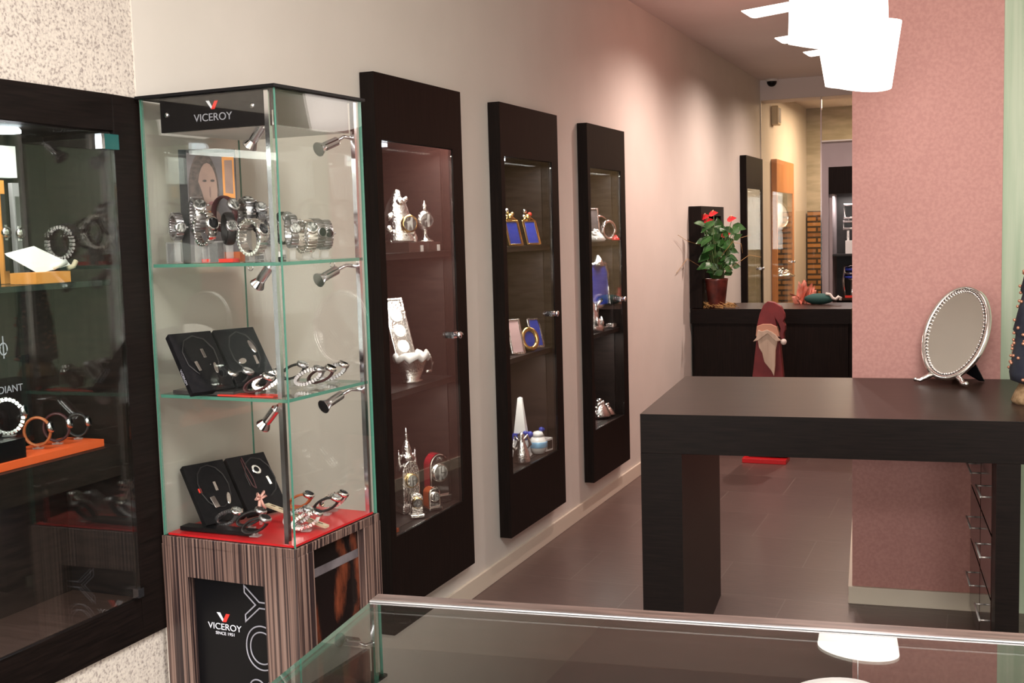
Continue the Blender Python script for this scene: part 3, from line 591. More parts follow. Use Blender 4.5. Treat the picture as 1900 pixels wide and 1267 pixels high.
# beaded tree on desk
t=thing('beaded_tree','dark fabric cone tree studded with copper beads, at the right end of the desk','ornament',(2.083,3.99,DZ))
obj('sack_base',MB().lathe([(.080,0),(.086,.01),(.076,.035),(.058,.07)],burlap,24),t,bevel=0)
prof=[(.05,.06),(.088,.075),(.092,.10),(.076,.20),(.074,.22),(.082,.235),(.06,.33),(.055,.35),(.062,.36),(.03,.5),(0,.58)]
obj('cone',MB().lathe(prof,treem,28),t)
random.seed(3)
def rad(z):
    for (r0,z0),(r1,z1) in zip(prof[1:],prof[2:]):
        if z0<=z<=z1: return r0+(r1-r0)*(z-z0)/(z1-z0)
    return .03
bead0=None
for i in range(96):
    z=.08+.45*random.random()**1.3; a=random.uniform(.6*PI,1.75*PI); q=rad(z)+.0035
    if bead0 is None: bead0=obj('bead',MB().ball((0,0,0),.0052,beadm,8),t); bd_=bead0
    else: bd_=bead0.copy(); COL.objects.link(bd_)
    bd_.location=(q*math.cos(a),q*math.sin(a),z)
# ------------------------------------------------------------------ foreground glass counter
t=thing('glass_counter','low glass-topped sales counter with brown wooden rim in the foreground','counter',(0,0,0)); CZ=1.058
A=Vector(onz(707,1101,CZ)); B=Vector(onz(1900,1174,CZ)); bd=(B-A).normalized(); nd=Vector((bd.y,-bd.x,0)); CM=face_m((A.x,A.y,0),bd,-nd) # local x along the back edge, -y towards the camera
t.matrix_world=CM; CL=1.05; CD=.55; 
obj('rear_rim',MB().box((-.004,-.026,CZ-.055),(CL,0,CZ),rimwood),t,bevel=.0015)
obj('rear_panel',MB().box((0,-.022,.02),(CL,-.004,CZ-.055),darkwood),t)
obj('top_glass',MB().box((-.002,-CD,CZ-.006),(CL,-.026,CZ-.001),glassd,edgem),t)
obj('side_glass',MB().box((0,-CD,.55),(.006,-.03,CZ-.0065),glass,edgem),t)
obj('interior_shelf',MB().box((.012,-CD+.01,.80),(CL,-.035,.81),darkwood),t)
obj('carcass',MB().box((.006,-CD,.0),(CL,-.022,.55),wenge),t)
obj('glass_channel',MB().box((-.002,-.030,CZ-.0006),(CL,-.026,CZ+.001),steel),t)
# ------------------------------------------------------------------ pendant lamps
def lamp(cx_,cy__,z0,z1,rt,rb,rot,finz,finl,lab,skew=0):
    t=thing('pendant_lamp',lab,'pendant lamp',(cx_,cy__,z0),rot)
    n=36; m=MB(); vs=[];fs=[]; K=6
    for j in range(K+1):
        u=j/K; r_=rb+(rt-rb)*u
        for i in range(n):
            a=2*PI*i/n; zz=(z1-z0)*u+(1-u)*(.012*math.cos(a)*-1+.006*math.cos(2*a)); vs.append((r_*math.cos(a)+skew*(1-u),r_*.72*math.sin(a),zz))
    for j in range(K):
        for i in range(n): fs.append((j*n+i,j*n+(i+1)%n,(j+1)*n+(i+1)%n,(j+1)*n+i))
    fs.append(tuple(reversed(range(n))))
    top=len(vs)
    for i in range(n): a=2*PI*i/n; vs.append((rt*.5*math.cos(a),rt*.5*.72*math.sin(a),z1-z0+.018))
    for i in range(n): fs.append((K*n+i,K*n+(i+1)%n,top+(i+1)%n,top+i))
    fs.append(tuple(top+i for i in range(n)))
    m.add(vs,fs,lampm,True); obj('shade',m,t)
    fz=finz-z0; xl=-finl
    m=MB().prism([(xl,-.008,fz+.010),(xl+.028,-.008,fz-.009),(-rb*.7,-.008,fz-.007),(-rb*.7,-.008,fz+.011)],(0,.016,0),lampm); obj('fin',m,t,bevel=.004)
    obj('cord',MB().tube([(0,0,z1-z0+.01),(.0,0,CEIL-z0)],.002,steel,6),t)
    obj('ceiling_rose',MB().lathe([(.03,0),(.05,.02),(.05,.03)],chrome,20,(0,0,CEIL-z0-.031)),t)
    return t
    l=bpy.data.lights.new('pendant_bulb','POINT'); l.energy=9; l.color=(1,.80,.70); l.shadow_soft_size=.12; q=bpy.data.objects.new('pendant_bulb',l); COL.objects.link(q); q.parent=t; q.location=(0,0,-.14)
c3_=ony(1592,130,4.05); c2c=ony(1554,40,3.2); c1c=ony(1548,-60,2.4)
RZ=math.radians(-22)
lamp(c3_[0],c3_[1],1.915,2.12,.145,.112,RZ,2.05,.205,'white glowing pendant lamp, lowest and farthest of the three')
lamp(c2c[0],c2c[1],1.938,2.14,.130,.136,RZ,1.972,.190,'white glowing pendant lamp, middle of the three')
lamp(c1c[0],c1c[1],1.945,2.15,.125,.10,RZ,1.910,.215,'white glowing pendant lamp, nearest one cut off by the top of the picture')
# ------------------------------------------------------------------ dome camera, speaker
P=onz(1432,147,CEIL); t=thing('dome_camera','small black dome security camera on the ceiling near the far beam','security camera',(P[0],P[1],CEIL)); obj('mount',MB().lathe([(.05,-.02),(.055,0)],white,20),t); obj('dome',MB().ball((0,0,-.022),.045,black,18),t)
P=onx(1433,215,.0); t=thing('wall_speaker','small beige sensor box high on the wall beyond the glass partition','wall sensor',(0,P[1],P[2])); obj('housing',MB().box((.001,-.08,-.09),(.07,.08,.09),beigem),t,bevel=.01); obj('grille',MB().box((.07,-.06,-.07),(.073,.06,.07),greyprint),t)
# ------------------------------------------------------------------ far glass partition and mirrored display
b=MB().box((.0,10.70,.0),(.534,10.712,2.60),glass); struct('window_1',b)
struct('window_2',MB().box((.545,10.70,2.21),(1.2,10.712,2.60),glass))
struct('trim_1',MB().box((.534,10.695,0),(.545,10.715,2.60),chrome).box((.545,10.695,2.20),(1.2,10.715,2.21),white).box((0,10.695,0),(.01,10.715,2.60),basebm))
b=MB().box((.545,10.72,0),(.60,10.80,2.20),greyp).box((.60,10.72,1.975),(1.2,10.80,2.20),greyp); struct('wall_far_panel',b)
t=thing('display_niche','dark cabinet full of silverware set in the grey panel beside the rose column','display cabinet',(.60,10.72,.5))
obj('fascia',MB().box((0,0,1.235),(.6,.03,1.474),wengev),t); obj('side_panel',MB().box((.002,.03,0),(.03,.35,1.235),greyp),t); obj('lining',MB().box((0,.35,0),(.6,.36,1.47),darkin).box((.03,.01,0),(.6,.35,.01),darkin),t)
obj('shelf',MB().box((.03,.02,.68),(.6,.34,.695),darkin),t); obj('shelf',MB().box((.03,.02,.28),(.6,.34,.30),desktop),t)
l=area('niche_light',(0,0,0),.3,.1,3,(1,.9,.85)); l.parent=t; l.location=(.2,.15,1.22)
# ------------------------------------------------------------------ back counter and what stands on it
t=thing('reception_counter','dark wenge reception counter at the back, carrying the potted plant','counter',(.012,7.9,0)); RC=.905
o=obj('counter_top',MB().box((0,0,RC-.10),(1.08,.65,RC),desktop),t); o.data.materials.append(wenge)
for p in o.data.polygons:
    if p.normal.z<.5: p.material_index=1
obj('front_panel',MB().box((0.02,.015,0),(1.06,.04,RC-.10),wengev),t); obj('side_panel',MB().box((0,.04,0),(.03,.63,RC-.1),wengev),t); obj('side_panel',MB().box((1.05,.04,0),(1.08,.63,RC-.1),wengev),t)
random.seed(11); YP=8.0
P=onz(1331,566,RC); px_,py_=P[0],YP; P=ony(1331,566,YP)
m=MB(); straw_at=(P[0],YP,RC)
for i in range(110):
    a=random.uniform(0,2*PI); r0=random.uniform(.03,.13); a2=a+random.uniform(.4,1.3); r1=random.uniform(.05,.16); z=random.uniform(.004,.03)
    m.xf(Matrix.Scale(.55,4,(0,1,0))).tube([(r0*math.cos(a),r0*math.sin(a),z),((r0+r1)/2*math.cos((a+a2)/2),(r0+r1)/2*math.sin((a+a2)/2),z+random.uniform(0,.02)),(r1*math.cos(a2),r1*math.sin(a2),max(.004,z-.01))],.002,raffia,5)
o=obj('straw_nest',m); o.location=straw_at; o['label']='loose nest of golden straw lying round the plant pot'; o['category']='straw'; o['kind']='stuff'
t=thing('anthurium','potted anthurium with red flowers and green leaves on the back counter','potted plant',(P[0]-.004,YP,RC+.002))
obj('pot',MB().lathe([(.052,0),(.058,.01),(.078,.19),(.082,.205),(.074,.205),(.06,.10),(0,.10)],potm,24),t)
obj('soil',MB().lathe([(0,.17),(.07,.17)],brownm,20),t)
m=MB(); st=MB()
def leaf(m,base,tip,wd,mt,up=(0,0,1)):
    base=Vector(base); tip=Vector(tip); d=tip-base; L=d.length; d.normalize(); sd=d.cross(Vector(up)); 
    if sd.length<.1: sd=d.cross(Vector((1,0,0)))
    sd.normalize(); nrm=sd.cross(d)
    prof=[(-.12,.30),(0.0,.62),(.2,1.0),(.45,.85),(.7,.5),(.88,.2)]
    vs=[];fs=[]
    for u,w_ in prof:
        c=base+d*L*u-nrm*L*.25*(u-.3)**2
        vs+= [tuple(c+sd*wd*w_+nrm*wd*.18), tuple(c), tuple(c-sd*wd*w_+nrm*wd*.18)]
    n=len(prof)
    for j in range(n-1):
        fs+=[(3*j,3*j+1,3*j+4,3*j+3),(3*j+1,3*j+2,3*j+5,3*j+4)]
    vs.append(tuple(base+d*L)); fs+=[(3*n-3,3*n-2,3*n),(3*n-2,3*n-1,3*n)]
    m.add(vs,fs,mt,True)
def sc_px(px,py,dy=0): q=ony(px,py,YP+dy); return Vector((max(q[0],.008)-(P[0]-.004),dy,q[2]-RC-.002))
LV=[(1287,413,1308,418),(1300,432,1322,412),(1385,425,1362,420),(1370,437,1345,425),(1290,452,1312,445),(1372,470,1348,460),(1370,484,1350,478),(1292,500,1318,490),(1340,418,1330,440),(1330,402,1335,425),(1303,470,1320,455),(1357,446,1340,440),(1318,446,1326,432),(1345,462,1338,450),(1300,458,1316,440),(1325,470,1330,455),(1350,430,1338,425),(1310,425,1322,432),(1295,487,1312,474),(1322,520,1325,500),(1320,430,1330,445),(1336,478,1332,462),(1364,458,1350,452),(1308,442,1322,450)]
for i,(tx,ty,bx,by) in enumerate(LV):
    dy=random.uniform(-.09,.09) if tx>1306 else random.uniform(-.22,-.14); q=sc_px(bx,by,dy*.6); tp=sc_px(tx,ty,dy)
    leaf(m,q,tp,.034,leafm,(random.uniform(-.3,.3),-.9,.6)); st.tube([(random.uniform(-.03,.03),random.uniform(-.03,.03),.17),(q*.5+Vector((0,0,.1))),q],.0026,stemm,6)
for i in range(64):
    q=sc_px(max(1312,random.gauss(1332,15)),random.uniform(425,505),random.uniform(-.09,.06)); a=random.uniform(0,2*PI); tp=q+Vector((math.cos(a)*.06,math.sin(a)*.04,random.uniform(-.03,.045)))
    leaf(m,q,tp,.026,leafm,(random.uniform(-.4,.4),-.9,.4)); st.tube([(q.x*.2,q.y*.2,.17),q*.55+Vector((0,0,.09)),q],.002,stemm,5)
obj('foliage',m,t)
for (fx_,fy_) in ((1300,407),(1315,409),(1324,396),(1358,406),(1347,435),(1309,402)):
    q=sc_px(fx_,fy_,random.uniform(-.06,0)); m=MB(); leaf(m,q-Vector((.026,0,.006)),q+Vector((.036,-.01,.006)),.026,spathe,(0,-.8,.6)); m.tube([q+Vector((-.01,-.004,.004)),q+Vector((0,-.01,.024))],.0028,mat('cream_spadix',(.8,.6,.35),.5) if 'cream_spadix' not in MATS else MATS['cream_spadix'],6); obj('flower',m,t); st.tube([(q.x*.15,q.y*.15,.17),q*.5+Vector((0,0,.10)),q],.0024,stemm,6)
obj('stems',st,t)
m=MB()
for pts in ([(1310,500),(1275,480),(1252,507)],[(1335,480),(1362,445),(1392,436)],[(1345,505),(1390,473),(1412,477)],[(1300,455),(1275,447),(1258,436)],[(1360,450),(1375,452),(1378,470)]):
    m.tube([sc_px(*q,-.07-.40*(i/2)*(pts[-1][0]<1300)) for i,q in enumerate(pts)],.0016,raffia,5)
obj('raffia_strands',m,t)
# bearded figure in a red hat, standing on the floor before the counter
Yf=7.17
def poly_px(pts,y,th,m,mt): m.prism([tuple(ony(a,b,y)) for a,b in pts],(0,th,0),mt)
Pb=onz(1426,856,0); t=thing('wooden_figure','tall flat wooden bearded figure in a red pointed hat before the back counter','figure',(Pb[0],Yf,0))
def fpart(name,pts,y,th,mt,par=None,bev=.004):
    m=MB(); m.prism([tuple(Vector(ony(a,b,y))-Vector((Pb[0],Yf,0))) for a,b in pts],(0,th,0),mt); return obj(name,m,par or t,bevel=bev)
fpart('robe',[(1404,625),(1446,625),(1453,698),(1461,848),(1389,848),(1396,698)],Yf-.02,.06,figred)
fpart('hat',[(1404,606),(1409,583),(1416,566),(1424,559),(1436,561),(1449,569),(1455,582),(1456,590),(1453,596),(1457,604),(1457,612),(1454,619),(1455,628),(1450,630),(1446,622),(1448,610),(1444,600),(1438,590),(1441,606)],Yf-.035,.05,figred)
fpart('face',[(1404,605),(1415,601),(1430,601),(1441,606),(1446,624),(1402,624)],Yf-.045,.05,figskin)
fpart('moustache',[(1397,634),(1403,627),(1406,612),(1413,615),(1423,612),(1432,616),(1440,622),(1444,628),(1449,632),(1440,634),(1433,628),(1424,619),(1415,625),(1408,631)],Yf-.06,.02,figbeard,bev=.003)
fpart('beard',[(1405,628),(1424,618),(1443,630),(1439,650),(1438,680),(1436,698),(1431,688),(1418,672),(1414,655),(1408,645)],Yf-.052,.03,figbeard)
q=Vector(ony(1454,634,Yf-.03))-Vector((Pb[0],Yf,0)); obj('pompom',MB().ball(tuple(q),.019,whitefur,14),t)
obj('base',MB().box((-.15,-.07,0),(.12,.09,.03),redm),t,bevel=.003)
# hat on the counter, salmon tissue flower behind
P=Vector(ony(1520,558,8.35)); t=thing('felt_hat','dark teal felt hat with white trim lying on the back counter','hat',(P.x,8.35,RC))
m=MB(); vs=[];fs=[];n=20
m.ball((0,0,.040),.055,tealm,20,(1.9,1.1,.72)); obj('crown',m,t)
k=lambda a,b: tuple(Vector(ony(a,b,8.32))-Vector((P.x,8.35,RC)))
obj('trim',MB().tube([k(1532,545),k(1540,546),k(1545,553),k(1551,555),k(1556,550),k(1560,552),k(1559,557)],.010,whitefur,8),t)
for dd,lab in ((0,'scrunched salmon-pink tissue decoration seen behind the felt hat'),):
    P=Vector(ony(1492,545,8.46)); t=thing('tissue_decoration',lab,'decoration',(P.x,8.46,RC)); m=MB(); random.seed(5)
    for i in range(26):
        a=random.uniform(0,2*PI); e=random.uniform(0,PI/2); d=Vector((math.cos(a)*math.cos(e)*.115,math.sin(a)*math.cos(e)*.05,math.sin(e)*.15+.02)); leaf(m,(d.x*.2,d.y*.2,.012),tuple(d),.045,salmon,(random.uniform(-1,1),random.uniform(-1,1),.4))
    obj('tissue',m,t)
# ------------------------------------------------------------------ silverware in the cabinets
def pos(px,x,k,hw=.03):   # y of an item seen at px in wall cabinet k, kept clear of the recess sides
    a,c=CABS[k][0]+.04,CABS[k][1]-.085
    return min(max(onx(px,500,x)[1],a+hw),c-hw)
S1,S2,S0=1.41,.93,.44
def ornate_clock(x,y,z,h,w_,label,mt=silver,body=None,spire=True,dialr=.3,yaw=-.2,dp=.022):
    t=thing('mantel_clock',label,'clock',(x,y,z),yaw); body=body or mt
    obj('plinth',MB().box((-dp-.006,-w_/2,0),(dp+.006,w_/2,h*.10),mt),t,bevel=.004)
    hb=h*.62
    n=14; pts=[(0,-w_*.42,h*.1),(0,-w_*.42,hb*.75)]+[(0,w_*.42*math.cos(PI-PI*i/n),hb*.75+hb*.25*math.sin(PI*i/n)) for i in range(n+1)]+[(0,w_*.42,h*.1)]
    obj('body',MB().prism([(-dp,p[1],p[2]) for p in pts],(dp*2-.006,0,0),body).prism([(dp-.006,p[1],p[2]) for p in pts],(.006,0,0),mt),t,bevel=.004)
    fr=obj('bezel',MB().lathe([(w_*dialr,0),(w_*dialr*1.05,.006),(w_*dialr*.88,.009)],gold if mt is silver else mt,24,(dp,0,hb*.62),axis='x'),t)
    obj('dial',MB().lathe([(0,.0095),(w_*dialr*.86,.0095)],dialm,24,(dp,0,hb*.62),axis='x'),fr)
    obj('hands',MB().box((dp+.0095,-.001,hb*.62),(dp+.0105,.001,hb*.62+w_*dialr*.6),black).box((dp+.0095,0,hb*.62-.001),(dp+.0105,w_*dialr*.5,hb*.62+.001),black),fr)
    if spire:
        m=MB(); m.lathe([(w_*.38,hb),(w_*.30,hb+h*.05),(w_*.22,hb+h*.08),(w_*.24,hb+h*.11),(w_*.12,hb+h*.2),(w_*.06,hb+h*.25),(w_*.09,hb+h*.28),(w_*.03,hb+h*.33),(0,h)],mt,20)
        for s_ in (-1,1): m.lathe([(w_*.07,hb*.8),(w_*.09,hb*.95),(w_*.03,hb*1.1),(0,hb*1.2)],mt,10,(0,s_*w_*.4,0))
        for i in range(8): a=i*PI/4; m.ball((w_*.3*math.cos(a)*.6,w_*.3*math.sin(a),hb+h*.05),w_*.07,mt,8)
        obj('spire',m,t)
    return t
def lady(x,y,z,h,w_,label):  # sculpted draped silver frame with small clock
    t=thing('sculpted_clock',label,'clock',(x,y,z),-.7); m=MB(); random.seed(9)
    m.lathe([(w_*.5,0),(w_*.52,h*.05),(w_*.42,h*.25),(w_*.44,h*.45),(w_*.36,h*.55),(w_*.30,h*.7),(w_*.16,h*.85),(w_*.10,h*.95),(0,h)],silver,20)
    for i in range(26): a=random.uniform(-1.2,1.2); zz=random.uniform(.02,.8)*h; q=w_*(.5-.3*zz/h); m.ball((q*math.cos(a)*.8,q*math.sin(a),zz),random.uniform(.01,.02),silver,8)
    obj('sculpture',m,t); c=obj('bezel',MB().lathe([(w_*.24,0),(w_*.26,.008),(w_*.2,.012)],gold,22,(w_*.48,w_*.16,h*.34),axis='x'),t); obj('dial',MB().lathe([(0,.0125),(w_*.2,.0125)],dialm,22,(w_*.48,w_*.16,h*.34),axis='x'),c)
DA=mat('dark_acrylic',(.05,.035,.03),.1)
y=pos(738,-.06,0,.06); lady(-.055,y,S1+.036,.195,.125,'tall silver sculpture with a small gilt clock, first cabinet top shelf')
t=obj('acrylic_riser',MB().box((-.13,y-.06,S1+.001),(.02,y+.065,S1+.035),DA)); t['label']='dark acrylic riser under the silver sculpture in the first cabinet'; t['category']='display block'
ty=y+.04
y=pos(791,-.01,0,.045); t=thing('egg_clock','round white-dialled silver clock on a pedestal, first cabinet top shelf','clock',(-.01,y,S1+.036),-.75)
obj('pedestal',MB().lathe([(.034,0),(.030,.006),(.010,.018),(.008,.045)],silverp,20),t); obj('shell',MB().ball((0,0,.078),.034,silver,20,(.7,1,1.15)),t); obj('dial',MB().lathe([(0,.0),(.025,.0)],dialm,22,(.0255,0,.078),axis='x'),t); obj('finial',MB().lathe([(.012,.115),(.007,.124),(.011,.133),(.004,.145),(0,.155)],silver,12),t)
t=obj('acrylic_riser',MB().box((-.07,y-.045,S1+.001),(.028,y+.05,S1+.035),DA)); t['label']='dark riser block under the round pedestal clock'; t['category']='display block'
for xx,yy_,lab in ((.0205,ty,'small white price tag left, front edge of the first cabinet top shelf'),(.0285,y+.03,'small white price tag right, below the round clock')):
    t=obj('price_tag',MB().box((xx,yy_-.010,S1+.001),(xx+.002,yy_+.010,S1+.024),tagm)); t['label']=lab; t['category']='price tag'
def frame_(x,y,z,w_,h,label,rim=silver,inner=blue,lean=.25,yaw=-.5,oval=False):
    yaw=-yaw*.75; t=thing('picture_frame',label,'picture frame'); wd=Vector((math.sin(yaw),math.cos(yaw),0)); bk_=Vector((-math.cos(yaw),math.sin(yaw),0)); up=Vector((0,0,math.cos(lean)))+bk_*math.sin(lean)
    t.matrix_world=face_m((x,y,z),wd,up); a=w_/2; r_=min(w_*.12,.014)
    if oval:
        n=28; m=MB().tube([((a-r_)*math.cos(2*PI*i/n),h/2+(h/2-r_)*math.sin(2*PI*i/n),0) for i in range(n)],r_,rim,8,True); obj('rim',m,t)
        m=MB(); m.prism([((a-r_)*math.cos(2*PI*i/n),h/2+(h/2-r_)*math.sin(2*PI*i/n),-.003) for i in range(n)],(0,0,.004),inner); obj('picture',m,t)
    else:
        m=MB().box((-a,0,-.006),(-a+r_,h,.006),rim).box((a-r_,0,-.006),(a,h,.006),rim).box((-a+r_,0,-.006),(a-r_,r_,.006),rim).box((-a+r_,h-r_,-.006),(a-r_,h,.006),rim); obj('rim',m,t,bevel=.003)
        obj('picture',MB().box((-a+r_,r_,-.003),(a-r_,h-r_,.001),inner),t)
    obj('easel',MB().prism([(-.01,h*.75,-.006),(.01,h*.75,-.006),(.012,.0+h*.03,-h*.42),(-.012,h*.03,-h*.42)],(0,.004,0),black),t)
    return t
y=pos(755,-.04,0,.075)
frame_(-.05,y-.012,S2+.088,.085,.24,'tall leaning silver frame with round pearly medallions, first cabinet',silver,silver,.40,yaw=-.75)
fr_=[o for o in bpy.data.objects if o.name.startswith('picture_frame')][-1]
for zz_ in (.05,.11,.17): obj('medallion',MB().prism([(.024*math.cos(i*PI/10),zz_+.024*math.sin(i*PI/10),.001) for i in range(20)],(0,0,.004),whitegl),fr_)
t=thing('silver_basket','oval silver basket lined with white fabric, first cabinet middle shelf','basket',(-.035,y,S2+.001)); t.scale=(.75,.72,1.1)
m=MB(); n=28; vs=[];fs=[]; pr=[(.055,0),(.06,.008),(.045,.012),(.08,.06),(.092,.085)]
for r_,z in pr:
    for i in range(n): a=2*PI*i/n; vs.append((r_*.8*math.cos(a),r_*1.25*math.sin(a),z))
for j in range(len(pr)-1):
    for i in range(n): fs.append((j*n+i,j*n+(i+1)%n,(j+1)*n+(i+1)%n,(j+1)*n+i))
m.add(vs,fs,silver,True); obj('bowl',m,t)
m=MB(); m.tube([(.09*.8*math.cos(2*PI*i/24),.09*1.25*math.sin(2*PI*i/24),.088+.008*math.sin(i*2.1)) for i in range(24)],.012,whitegl,8,True); m.ball((0,0,.085),.07,whitegl,16,(.85,1.3,.22)); obj('lining',m,t)
obj('handle',MB().tube([(0.05,.10,.085),(.05,.14,.06),(.05,.12,.03),(.04,.08,.03)],.006,silver,8),t)
ornate_clock(-.07,pos(742,-.07,0,.05),S0+.002,.32,.085,'castle-shaped silver clock with tall finial, first cabinet bottom',silver,yaw=-.6,dp=.03)
ornate_clock(.0,pos(757,.0,0,.03),S0+.002,.15,.055,'small gilt-ringed silver clock beside the castle-shaped one',silver,spire=False,dialr=.36,yaw=-.9,dp=.014)
ornate_clock(-.035,pos(808,-.035,0,.05),S0+.002,.31,.10,'tall cherry-red and silver clock at the right of the first cabinet bottom',silverp,body=cherry,spire=False,dialr=.34,dp=.026,yaw=-.55)
ornate_clock(.0,pos(786,.0,0,.034),S0+.002,.14,.058,'small mahogany-coloured clock at the front of the first cabinet bottom',silverp,body=brownred,spire=False,dialr=.32,dp=.024,yaw=-.55)
yE=CABS[0][0]+.075; t=obj('red_box',MB().box((-.01,yE-.03,S0+.001),(.03,yE+.03,S0+.014),brownred)); t['label']='low dark red box at the front left of the first cabinet bottom'; t['category']='box'
# middle cabinet
def fig_frame(px,py,label,hy,red_=False):
    y=pos(px,.015,1,.04); t=frame_(.012,y,S1+.002,.075,.12,label,gold,blue,.38,yaw=-.85)
    m=MB(); m.ball((0,.135,0),.018,gold,10).ball((-.01,.165,0),.013,silver,10).ball((.016,.15,0),.011,redac if red_ else gold,8).ball((-.02,.14,0),.01,silver,8).tube([(-.03,.12,0),(0,.14,.004),(.03,.12,0)],.006,gold,6); obj('crest',m,t)
fig_frame(960,430,'gilt figured frame at the left, middle cabinet top shelf',0); fig_frame(993,430,'gilt figured frame with a red berry at the right, middle cabinet top shelf',0,True)
y=pos(958,.0,1,.04); frame_(.0,y,S2+.002,.075,.16,'silver frame with a pale pink picture, middle cabinet middle shelf',silver,mat('pink_card',(.75,.5,.5),.4),.30,yaw=-.8)
y=pos(983,.02,1,.04); frame_(.018,y,S2+.002,.10,.115,'oval gilt and silver frame with blue glass, middle cabinet middle shelf',gold,blue,.25,oval=True,yaw=-.85)
y=pos(1004,-.02,1,.04); frame_(-.02,y,S2+.002,.075,.14,'dark blue frame at the right, middle cabinet middle shelf',silver,blue,.30,yaw=-.8)
zc=S0; y=pos(962,-.05,1,.06); t=thing('cone_ornament','tall white cone box tied with dark blue ribbon, middle cabinet bottom','ornament',(-.06,y,zc+.002),-.6)
obj('cone',MB().lathe([(.062,0),(.055,.01),(.014,.27),(0,.275)],whitegl,4,smooth=False),t); obj('ribbon',MB().lathe([(.050,.08),(.052,.085),(.047,.105),(.045,.11)],blue,4,smooth=False).ball((.03,.03,.10),.016,blue,10).ball((.035,.0,.11),.012,blue,10),t)
y=pos(962,.01,1,.05); t=thing('silver_angel','ornate silver bell-shaped figure in front of the white cone','ornament',(.0,y,zc+.002),-.8); m=MB(); m.lathe([(.038,0),(.042,.01),(.035,.05),(.02,.09),(.012,.11),(.018,.125),(0,.14)],silver,18); obj('body',m,t); m=MB()
for s_ in (-1,1): m.tube([(0,0,.09),(0,s_*.03,.12),(0,s_*.045,.08),(0,s_*.02,.05)],.008,silver,8)
obj('wings',m,t)
y=pos(990,-.01,1,.045); t=thing('lidded_jar','white and pale blue jar with a dark blue bow, middle cabinet bottom','jar',(-.01,y,zc+.002)); obj('body',MB().lathe([(.03,0),(.042,.03),(.042,.05),(.03,.08)],whitegl,18),t); obj('band',MB().lathe([(.043,.028),(.0445,.03),(.0445,.052),(.043,.055)],paleblue,18),t); obj('lid',MB().lathe([(.032,.08),(.02,.1),(0,.105)],whitegl,18),t); obj('bow',MB().ball((.01,.02,.108),.012,blue,10).ball((.01,.04,.104),.010,blue,10),t)
y=pos(1015,.0,1,.033); t=thing('white_cube_box','small white cube box with a dark front, right end of the middle cabinet bottom','box',(-.005,y,zc+.002),-.2); obj('box_body',MB().box((-.03,-.03,0),(.03,.03,.06),whitegl),t,bevel=.002); obj('window',MB().box((.030,-.02,.01),(.0315,.022,.05),black),t)
# third cabinet
y=pos(1103,-.06,2,.04); frame_(-.05,y,S1+.002,.07,.18,'tall narrow silver frame at the left, third cabinet top shelf',silver,greyprint,.12,yaw=-.8)
for px_,xx,rr,lab in ((1133,-.05,.072,'large silver ring plate behind, third cabinet top shelf'),(1133,.0,.058,'smaller silver ring plate in front, third cabinet top shelf')):
    y=pos(px_,xx,2,.06); t=thing('round_frame',lab,'picture frame',(xx,y,S1+.002),-.45); n=30
    obj('rim',MB().tube([(0,(rr-.01)*math.cos(2*PI*i/n),rr+(rr-.01)*math.sin(2*PI*i/n)) for i in range(n)],.011,silverp,8,True),t); obj('picture',MB().lathe([(0,0),(rr-.012,0)],mat('plum_print',(.08,.05,.07),.2) if rr>.06 else MATS['plum_print'],28,(-.002,0,rr),axis='x'),t)
random.seed(21)
def cluster(x,y,z,w_,h,label,mt=silver,name='silver_centrepiece',n=36,cat='ornament'):
    t=thing(name,label,cat,(x,y,z)); m=MB(); m.lathe([(w_*.42,0),(w_*.5,h*.12),(w_*.42,h*.3),(w_*.3,h*.55),(w_*.12,h*.8),(0,h*.85)],mt,18)
    for i in range(n): a=random.uniform(0,2*PI); e=random.random(); q=w_*.5*(1-e*.75); m.ball((q*math.cos(a)*.7,q*math.sin(a),h*.1+e*h*.75),random.uniform(.10,.16)*w_*.6,mt,8)
    obj('cluster',m,t); return t
y=pos(1108,.0,2,.06); cluster(-.005,y,S1+.002,.11,.07,'white flower-like cluster at the front, third cabinet top shelf',whitegl,'flower_centrepiece')
y=pos(1146,.012,2,.02); t=cluster(.025,y,S1+.002,.05,.035,'small red blossom at the right, third cabinet top shelf',spathe,'red_blossom',14)
y=pos(1126,-.03,2,.13); zc=1.14
t=thing('ornate_frame','large crested silver frame with deep blue velvet, third cabinet centre','picture frame',(-.05,y,S2+.002),-.25); t.scale=(1,.85,1) 
# it hangs on the back of the recess
Yh=.30
m=MB(); a=.135; m.tube([(0,-a,.13),(0,-a,.30),(0,-a*.7,.36),(0,a*.7,.36),(0,a,.30),(0,a,.13),(0,a*.2,.12),(0,-a,.13)],.012,silver,8); m.lathe([(.05,.345),(.03,.38),(.015,.40),(0,.41)],silver,14); obj('rim',m,t)
m=MB(); m.prism([(-.006,-a,.13),(-.006,-a,.30),(-.006,-a*.7,.36),(-.006,a*.7,.36),(-.006,a,.30),(-.006,a,.13)],(.005,0,0),blue); obj('velvet',m,t); obj('stand',MB().box((-.03,-.09,0),(.03,.09,.012),silver).box((-.012,-.012,.012),(0,.012,.13),silver).tube([(0,-.05,.012),(.01,-.06,.08),(.01,-.03,.14),(.012,.02,.16)],.014,silver,8),t)
y=pos(1107,.0,2,.06); t=thing('silver_pagoda','pointed silver pagoda-like ornament, third cabinet middle shelf','ornament',(-.03,y,S2+.002)); m=MB().lathe([(.065,0),(.065,.03),(.05,.04),(.055,.06),(.03,.075),(.035,.10),(.015,.12),(.018,.14),(.006,.16),(0,.21)],silver,16)
for i in range(8): a=i*PI/4; m.lathe([(.010,.03),(.012,.05),(0,.08)],silver,8,(.054*math.cos(a),.054*math.sin(a),0))
obj('body',m,t)
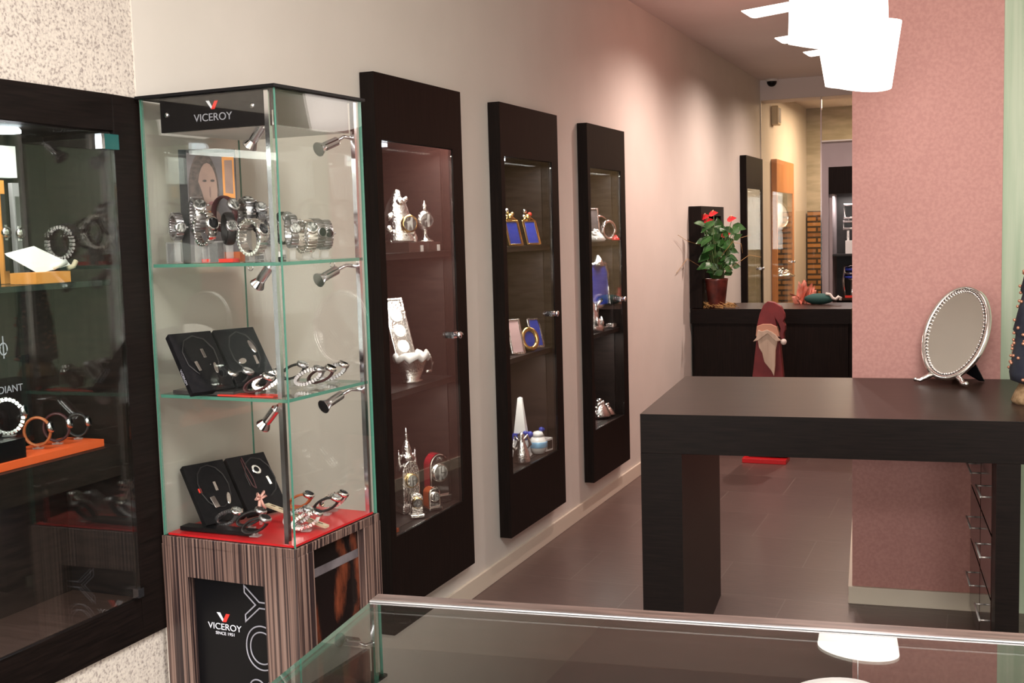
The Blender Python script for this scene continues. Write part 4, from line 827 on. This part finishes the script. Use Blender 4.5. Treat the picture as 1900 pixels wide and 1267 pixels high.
y=pos(1133,.0,2,.05); t=obj('silver_casket',MB().box((-.02,y-.04,S2+.002),(.025,y+.04,S2+.030),silver),bevel=.006); t['label']='low silver casket right of the pagoda ornament, third cabinet'; t['category']='box'
y=pos(1112,-.03,2,.085); cluster(-.045,y,S0+.002,.13,.12,'heap of bright silver leaves at the left, third cabinet bottom',silver,n=50)
y=pos(1138,-.01,2,.07); cluster(-.03,y,S0+.002,.10,.08,'lower silver shell dish at the right, third cabinet bottom',silver,n=30)
# far cabinets
y=onx(1394,395,-.06)[1]; frame_(-.08,y,1.42,.16,.26,'silver frame at the top of the cabinet by the glass partition',silver,greyprint,.1)
y=onx(1396,480,-.06)[1]; frame_(-.08,y,1.0,.18,.16,'blue and silver frame in the middle of the cabinet by the glass partition',silver,paleblue,.1)
y=onx(1393,540,-.06)[1]; cluster(-.08,y,S0+.3-.298,.2,.22,'bright silver piece low in the cabinet by the glass partition',silverp)
y=onx(1451,410,-.02)[1]; frame_(-.04,y,1.42,.38,.30,'oval silver tray upright in the orange-lit cabinet',silverp,whitegl,.08,oval=True)
y=onx(1452,520,-.02)[1]; cluster(-.04,y,.94,.3,.1,'silver dish on the lower shelf of the orange-lit cabinet',silverp)
# silverware in far niche
def nx(px,py): return ony(px,py,10.85)
for (pa,pb,lab,inner) in (((1567,380),(1600,404),'topmost ornate silver frame in the far niche',darkdial),((1565,411),(1600,424),'second ornate silver frame in the far niche',darkdial)):
    A=nx(*pa);B=nx(*pb); t=thing('picture_frame',lab,'picture frame',(A[0],10.85,B[2])); w_=.17; h_=A[2]-B[2]
    m=MB().tube([(0,0,0),(0,0,h_),(w_,0,h_),(w_,0,0)],.016,silver,8,True); obj('rim',m,t); obj('picture',MB().box((.01,.005,.01),(w_-.01,.012,h_-.01),inner),t)
    obj('stand',MB().box((.03,.01,.01),(.04,.02,-(B[2]-1.195)),silver),t)
A=nx(1570,445); t=obj('lit_box',MB().box((A[0],10.78,1.196),(A[0]+.10,10.82,1.196+.12),whitegl),bevel=.004); t['label']='bright white scalloped box in the far niche'; t['category']='box'
A=nx(1565,480); B=nx(1565,538); t=thing('silver_bowl_stack','white and blue striped stack of silver dishes in the far niche','dishes',(A[0]+.08,10.88,.80+.001)); m=MB()
obj('side_handle',MB().tube([(-.07,0,.0),(-.085,0,.15),(-.07,0,.27),(-.02,0,.29),(.07,0,.29)],.012,silverp,8),t)
for i in range(3): obj('dish',MB().lathe([(.05,.17+i*.035),(.07,.175+i*.035),(.07,.19+i*.035),(.05,.195+i*.035)],[blue,silverp,blue][i],18),t)
obj('foot',MB().lathe([(.05,0),(.05,.01),(.02,.02),(.02,.15),(.05,.17)],silverp,16),t)
t=obj('red_dish',MB().box((A[0]+.02,10.79,.801),(A[0]+.16,10.83,.82),redac)); t['label']='thin red tray at the foot of the dishes in the far niche'; t['category']='tray'
